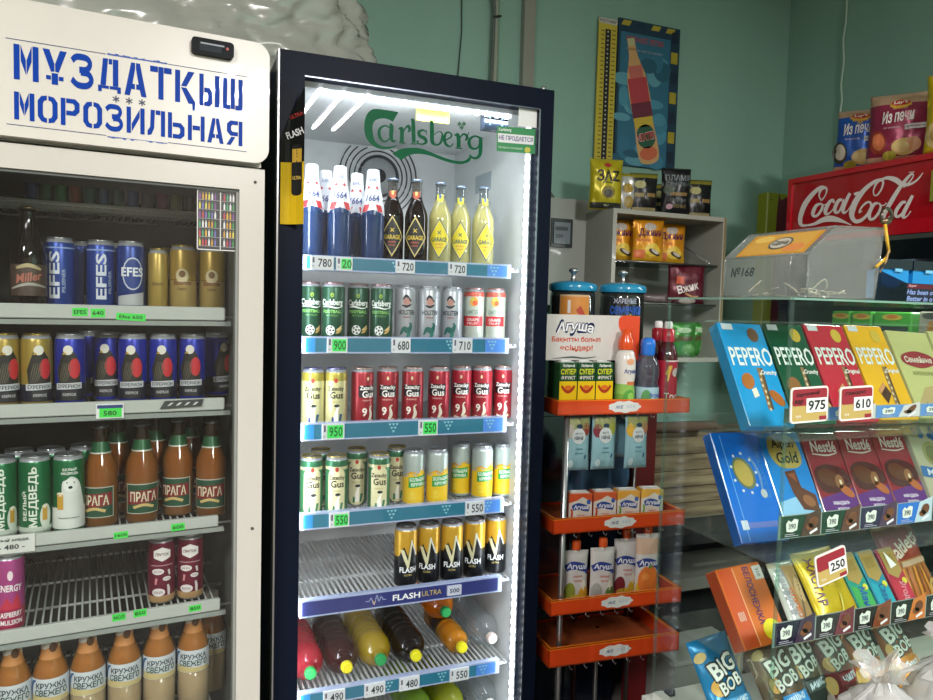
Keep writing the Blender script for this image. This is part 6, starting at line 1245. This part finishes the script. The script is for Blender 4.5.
ZH = bag('biscuit_packet', .104, .144, .026, lambda u, v: '#cfae10', art_zh, 'foil', 63, '#d2b42a', nu=14, nv=16, wr=.003)
lean(ZH, .248, .080, .892, R(33), 'yellow biscuit packet with dark downward lettering', 'biscuit packet', None, -.06)
def art_gum(c1_, c2_, st, tc):
    def art(D):
        D(poly([(.004, .135), (.042, .135), (.042, .088), (.023, .076), (.004, .088)]), '#a88a4a', 2); D(xf(rect(-.012, -.010, .012, .010), 1, 1, .023, .112), '#9a7c3c', 3); D(poly([(.002, .002), (.044, .002), (.044, .060), (.002, .078)]), c2_); D(xf(text(st, .062, .018, .05, 0, 0, 0), 1, 1, .024, .040, -PI/2-.1), tc, 3); D(ell(.036, .070, .006, .006), '#d8cf3a', 3)
    return art
for i, (x, c, c2_, st, tc, lb, w_) in enumerate(((.305, '#1f9080', '#3fa050', 'Ментол', '#1f50a8', 'green and turquoise sweet packet under the 250 card', .046), (.356, '#1a84a0', '#1f9ab0', 'Свежесть', '#14508a', 'blue turquoise sweet packet with gold end', .046), (.410, '#a81a3c', '#b8203f', 'Ягодный', '#d88a9a', 'crimson sweet packet with gold end', .046))):
    lean(boxpack('sweet_packet', w_, .136, .014, c, art_gum(c, c2_, st, tc)), x+.004, .080, .884, R(33), lb, 'sweet packet', 'gold ended sweet packets', -.06)
def art_salt(D):
    D(poly([(-.06, .10), (.06, .13), (.06, .155), (.0, .165), (-.06, .150)]), '#8a1f1c'); tdec(D, 'Saltletts', .100, .028, .0, .128, '#d8c8b8', .05, .32, .05, 3)
    for k in range(6): D(stroke([(-.038+k*.014, .006, .006), (-.030+k*.013, .085, .006)]), '#a85a1c' if k % 2 else '#c8802c', 2)
    D(ell(.04, .035, .020, .020), '#b8904a', 3); D(ell(.04, .035, .012, .012), '#8a6a2c', 4); D(rect(-.03, .088, .05, .098), '#b89a80', 2)
lean(bag('snack_bag', .112, .172, .028, lambda u, v: '#a86a34' if v < .1 else '#96301c', art_salt, 'foil', 66, '#b08a60'), .505, .112, .878, R(28), 'brown red pretzel stick bag with slanted pale lettering', 'snack bag', None, -.10)
m = MB(); m.add([(0, 0, 0), (.020, -.001, -.030), (.034, 0, -.026)], [(0, 1, 2)], '#e0e0dc'); m.add([(0, .0006, 0), (.020, .0006, -.030), (.034, .0006, -.026)], [(0, 2, 1)], '#e0e0dc'); q = G.on(884, 552, .006); w = G.w(q.x, .0075, q.z); o = obj('paper_slip', m, None, TR(w.x, w.y, w.z)); tag(o, 'small folded white paper slip against the pretzel bag', 'paper')
# row 4
def art_bb(c, st, band='#2f8fd0'):
    def art(D):
        for T_, col, l in ((text('BIG', .062, .034, .16, 0, 0, .128, .25), '#1a2024', 2), (text('BIG', .058, .030, .07, 0, 0, .128, .25), '#d6d8d4', 3), (text('BOB', .058, .026, .16, 0, .006, .098, .25), '#1a2024', 2), (text('BOB', .054, .022, .07, 0, .006, .098, .25), '#d6d8d4', 3)): D(T_, col, l)
        D(ell(-.024, .096, .012, .014), '#c89a4a', 2); D(rect(-.02, .055, .045, .075), band, 2); tdec(D, st, .045, .012, .010, .066, '#d0e4f0', .03, .1, lay=3); D(ell(-.035, .150, .012, .008, rot=.4), '#c8b070', 2); D(ell(-.036, .06, .010, .016), '#c8a860', 2); D(ell(.03, .03, .018, .012), '#b8a0a0', 2); D(ell(-.01, .025, .012, .010), '#c8a04a', 2)
    return art
for i, (x, c, st, band, zz, an, lb) in enumerate(((.0, '#1a74a8', 'арахис', '#4a9ad0', 0, 30, 'blue salted nut bag at the left end of the case floor'), (.095, '#5a4a38', 'кешью', '#2f86c8', -.03, 32, 'brown and blue nut bag under the orange biscuit box'), (.190, '#1c2420', 'микс', '#3a4a48', 0, 32, 'black nut bag right of the brown and blue one'), (.270, '#6a1420', 'чили', '#8a2430', -.02, 32, 'dark red nut bag behind the twisted plastic bag'), (.350, '#a8602c', 'сыр', '#c88a3a', .0, 32, 'orange brown nut bag above the twisted plastic bag'), (.440, '#9a5424', 'бекон', '#b8782c', .02, 32, 'orange brown nut bag nearest the right photo edge'))):
    P = bag('nut_bag', .094*(1.12 if i == 1 else 1 if i == 0 else .80), .180, .030, (lambda c, i: lambda u, v: c if i not in (4, 5) or v > .075 else '#c8883a')(c, i), art_bb(c, st, band), 'foil', 70+i, c, nu=12, nv=18)
    lean(P, x+.062+(.012 if i == 1 else 0), .112 if i != 1 else .085, .702 if i != 1 else .702, R(an), lb, 'nut bag', 'nut bags on the case floor', -.10)
# bags of other stuff standing on the floor rear
# things on top of the case
bx = G.on(807, 296, .02).x; cx_ = G.on(874, 297, .02).x
def gz(px, py, y): q = G.on(px, py, y); return q.x, q.z
pB = (bx, CT+.001); pC = (cx_, CT+.001); pB1 = gz(809, 254, .02); pB2 = gz(836, 227, .02); pD = gz(884, 229, .02)
pts = [pB, pC, pD, pB2, pB1]; m = MB(); t_ = .0025
yy0, yy1 = .02, .205
def sheet(a, b, col='#f2f4f3', fin='film2'): m.add([(a[0], yy0, a[1]), (b[0], yy0, b[1]), (b[0], yy1, b[1]), (a[0], yy1, a[1])], [(0, 1, 2, 3)], col, fin)
for i in range(5): sheet(pts[i], pts[(i+1) % 5])
for y in (yy0, yy1): m.add([(p[0], y, p[1]) for p in pts], [(0, 1, 2, 3, 4)], '#f2f4f3', 'film2')
for i in range(5):
    a, b = pts[i], pts[(i+1) % 5]
    for y in (yy0, yy1): m.tube([(a[0], y, a[1]+.001), (b[0], y, b[1]+.001)], .0016, '#e8ecea', 'film2', 6)
    m.tube([(a[0], yy0, a[1]+.001), (a[0], yy1, a[1]+.001)], .0018, '#e8ecea', 'film2', 6)
ob = obj('plastic_bin', m, None, G.M); tag(ob, 'cloudy clear plastic bin with slanted lid on top of the glass case', 'bin')
m = MB()
def slope(u, v, off=.0008):  # u along y, v up the slope
    a, b = Vector((pB1[0], 0, pB1[1])), Vector((pB2[0], 0, pB2[1])); n = Vector((-(b.z-a.z), 0, b.x-a.x)).normalized(); p = a+(b-a)*v+n*off; return Vector((p.x, yy1-(yy1-yy0)*u, p.z))
m.dec(rect(.12, .06, .93, .92), '#d89a3a', slope, 'gloss', .2); m.dec(rect(.16, .10, .89, .88), '#e0ac50', lambda u, v: slope(u, v, .0012), 'gloss', .2); m.dec(ell(.3, .7, .12, .14), '#e8c060', lambda u, v: slope(u, v, .0015)); m.dec(ell(.75, .3, .12, .16), '#e09050', lambda u, v: slope(u, v, .0015)); m.dec(ell(.55, .5, .13, .24), '#5a625c', lambda u, v: slope(u, v, .0019)); m.dec(ell(.55, .5, .11, .20), '#c8c0b0', lambda u, v: slope(u, v, .0022)); m.dec(text('Сдача', .18, .22, .03, 0, .55, .5), '#4a5450', lambda u, v: slope(u, v, .0026))
obj('orange_notice', m, ob)
m = MB(); xx = bx-.0012; m.dec(text('№168', .055, .016, .0, .2, .045, .044), '#181a1c', lambda u, v: (xx, yy1-u-.0, CT+v)); obj('handwriting', m, ob)
random.seed(11)
for k in range(9):
    m = MB(); x = bx+.012+random.random()*(cx_-bx-.03); y = yy0+.02+random.random()*.14; L_ = []
    for j in range(5): L_.append((min(max(x+(j-2)*.012+random.uniform(-.006, .006), bx+.006), cx_-.006), min(max(y+random.uniform(-.02, .02)+(j-2)*.015, yy0+.008), yy1-.008), CT+.006+.012*random.random()+(.02 if k % 3 == 0 and j == 2 else 0)))
    m.tube([tuple(p) for p in spline(L_, 4)], .0013, '#c8c4a8', 'gloss', 6); o = obj('string_piece', m, None, G.M); tag(o, 'pale piece of string or straw lying inside the plastic bin', 'string', 'loose strings inside the plastic bin')
for k, (x, y, c) in enumerate(((.62, .3, '#a89a70'), (.8, .5, '#b08a50'), (.35, .6, '#8a8468'), (.7, .75, '#9a9478'))):
    m = MB(); m.lathe([(.0, 0), (.012, .0005), (.012, .004), (0, .0045)], c, 16, 'metal', caps=False); w = G.w(bx+(cx_-bx)*x, yy0+(yy1-yy0)*y, CT+.0022); o = obj('coin', m, None, TR(w.x, w.y, w.z, 0, .05)); tag(o, 'dull yellow coin lying on the floor of the plastic bin', 'coin', 'coins in the plastic bin')
m = MB(); qa = G.on(886, 216, .015); R0 = .012; m.tube([(qa.x+R0*math.cos(a*PI/8), .014, qa.z+R0*math.sin(a*PI/8)) for a in range(17)], .0028, '#6a6258', 'metal', 8); m.tube([(qa.x-.012, .012, qa.z-.010), (qa.x+.004, .010, qa.z-.006)], .004, '#8a7a60', 'metal', 8)
P = [G.on(px, py, .012) for px, py in ((885, 224), (887, 240), (889, 252), (884, 260), (876, 267))]; m.tube([(p.x, .012, p.z) for p in P], .0028, '#c8a02c', 'gloss', 8); P = [G.on(px, py, .010) for px, py in ((889, 250), (886, 262), (880, 272))]; m.tube([(p.x, .010, p.z) for p in P], .0016, '#b89a6a', 'gloss', 6)
o = obj('key_ring', m, None, G.M); tag(o, 'metal ring on a yellow strap hanging at the plastic bin corner', 'key ring')
# blue display carton on the case top
m = MB(); a = G.on(884, 298, .20); x0 = a.x; z1 = G.on(900, 268, .2).z; m.box((x0-.008, .21, CT+.001), (x0+.34, .235, z1), '#1d86c8', 'gloss')
for k in range(4):
    xa = x0-.01+k*.088; m.box((xa, .20, CT+.03), (xa+.076, .2098, z1-.002), '#1f8fd6', 'gloss'); m.box((xa-.004, .196, z1-.003), (xa+.080, .235, z1+.016), '#141a28', 'gloss'); m.box((xa+.03, .194, z1-.008), (xa+.05, .1962, z1-.002), '#7ac4ec', 'gloss')
o = obj('display_carton', m, None, G.M); tag(o, 'blue display carton with black topped packs on the case top', 'carton')
m = MB(); xs = G.on(903, 290, .18).x; zs = G.on(905, 283, .18).z; m.box((xs, .18, CT+.001), (xs+.26, .188, zs), '#1a1430', 'gloss'); m.dec(rect(xs+.001, zs-.010, xs+.26, zs-.001), '#5a1424', plmap(.1795)); m.dec(text('Super', .024, .006, .03, .2, xs+.026, zs-.005), '#d8a8b0', plmap(.179)); m.dec(text('Has been o', .075, .010, .03, .25, xs+.048, zs-.017), '#8aa0d8', plmap(.1795)); m.dec(text('Better in o', .075, .010, .03, .25, xs+.048, zs-.030), '#8aa0d8', plmap(.1795)); obj('front_card', m, o)
m = MB(); xa = G.on(874, 296, .17).x; m.add([(xa, .17, CT+.001), (xs-.001, .17, CT+.001), (xs-.001, .17, G.on(902, 283, .17).z), (xa, .17, G.on(874, 268, .17).z)], [(0, 1, 2, 3)], '#6a8aa0', 'acrylic'); m.add([(xa, .172, CT+.001), (xs-.001, .172, CT+.001), (xs-.001, .172, G.on(902, 283, .17).z), (xa, .172, G.on(874, 268, .17).z)], [(3, 2, 1, 0)], '#4a6a84', 'acrylic'); obj('clear_side', m, o)

# ================================================================== CRUMPLED FILM AND PLASTIC BAGS
def blob(rx, ry, rz, amp, fr_, seed, col, fin, nu=64, nv=36, flat=None, soft=False):
    m = MB(); vs = []; fs = []
    for j in range(nv+1):
        p = -PI/2+PI*j/nv
        for i in range(nu):
            a = 2*PI*i/nu; d = Vector((math.cos(p)*math.cos(a), math.cos(p)*math.sin(a), math.sin(p)))
            n = 0; f_ = fr_; A_ = amp
            for _ in range(5): n += (noise.noise(d*f_+Vector((seed, seed*.3, 0)))*1.3+.45 if soft else 1-2*abs(noise.noise(d*f_+Vector((seed, seed*.3, 0)))))*A_; f_ *= 2.1; A_ *= .62 if soft else .5
            q = d*(1+n-amp); v = Vector((q.x*rx, q.y*ry, q.z*rz))
            if flat is not None and v.z < flat: v.z = flat
            vs.append(v)
    for j in range(nv):
        for i in range(nu): a = j*nu+i; b = j*nu+(i+1) % nu; fs.append((a, b, b+nu, a+nu))
    m.add(vs, fs, col, fin, True); return m
m = blob(.64, .17, .36, .12, 1.8, 4, '#dcded6', 'film3', 260, 130, -.10, True)
o = obj('plastic_film_heap', m, None, TR(-.14, 2.05, 2.125, R(4))); tag(o, 'big heap of crumpled grey plastic film on top of the fridges', 'plastic film')
def pbag(px, py, y, rx, ry, rz, seed, lab, inner, tie=True):
    q = G.on(px, py, y); w = G.w(q.x, y, CBZ-.030+rz*.80)
    r_ = empty('plastic_bag', TR(w.x, w.y, w.z), lab, 'plastic bag', 'tied plastic bags on the counter')
    m = blob(rx, ry, rz, .07, 1.8, seed, '#dfe0de', 'film', 60, 34, -rz*.8)
    # gathered neck and splayed top
    vs = []; fs = []; n = 40
    for k, (rr, z) in enumerate(((.050, rz*.80), (.020, rz*1.00), (.010, rz*1.10), (.022, rz*1.22), (.036, rz*1.28))):
        for i in range(n):
            a = 2*PI*i/n; f_ = 1+.30*math.sin(a*9+k)*(.3+.12*k); vs.append((rr*f_*math.cos(a)*1.2, rr*f_*math.sin(a), z+(.010*math.sin(a*5) if k > 2 else 0)))
    for k in range(4):
        for i in range(n): a = k*n+i; b = k*n+(i+1) % n; fs.append((a, b, b+n, a+n))
    m.add(vs, fs, '#e8e9e8', 'film', False); obj('bag_film', m, r_)
    return w
w = pbag(882, 700, -.10, .095, .075, .128, 3, 'tied clear plastic bag of dark rolls, its knot below the nut bags', 0)
for k in range(5):
    m = blob(.024, .021, .020, .04, 1.2, 30+k, '#5a443c' if k % 2 else '#6a5248', 'matte', 20, 12); o = obj('bread_roll', m, None, TR(w.x+(-.04, .035, 0, -.03, .03)[k], w.y+(-.015, .0, .03, .01, -.03)[k], CBZ-.030+.035+(0, 0, 0, .04, .04)[k])); tag(o, 'dark brown roll inside the tied clear plastic bag', 'bread roll', 'dark rolls in the tied plastic bag')
w = pbag(952, 690, -.08, .095, .07, .132, 7, 'second plastic bag with pale orange buns cut by the right edge', 0)
for k in range(5):
    m = blob(.023, .020, .020, .03, 1.2, 50+k, '#c89a5a', 'matte', 20, 12); o = obj('bun', m, None, TR(w.x+(-.042, .03, 0, -.02, .03)[k], w.y+(-.01, .0, .03, .0, -.03)[k], CBZ-.030+.037+(0, 0, 0, .045, .045)[k])); tag(o, 'pale orange bun inside the plastic bag at the right edge', 'bun', 'pale buns in the second plastic bag')

# ================================================================== CAMERA AND COLOUR
cam = bpy.data.cameras.new('camera'); co = bpy.data.objects.new('camera', cam); COL.objects.link(co); SC.camera = co
cam.sensor_fit = 'HORIZONTAL'; cam.sensor_width = 36; cam.lens = 36*F/933; cam.clip_start = .02; cam.clip_end = 50
co.matrix_world = Matrix.Translation((0, 0, H)) @ Matrix.Rotation(-YAW, 4, 'Z') @ Matrix.Rotation(PI/2-PT, 4, 'X') @ Matrix.Rotation(CAMROLL, 4, 'Z')
w_ = bpy.data.worlds.new('world'); SC.world = w_; w_.use_nodes = True; w_.node_tree.nodes['Background'].inputs[0].default_value = (.6, .68, .66, 1); w_.node_tree.nodes['Background'].inputs[1].default_value = .0
vs_ = SC.view_settings; vs_.view_transform = 'Standard'; vs_.look = 'None'; vs_.gamma = 1; vs_.use_curve_mapping = False; vs_.exposure = EXPO
cy = SC.cycles; cy.max_bounces = 8; cy.transparent_max_bounces = 40; cy.diffuse_bounces = 4; cy.glossy_bounces = 4; cy.transmission_bounces = 4; cy.sample_clamp_indirect = 4; cy.caustics_reflective = False; cy.caustics_refractive = False
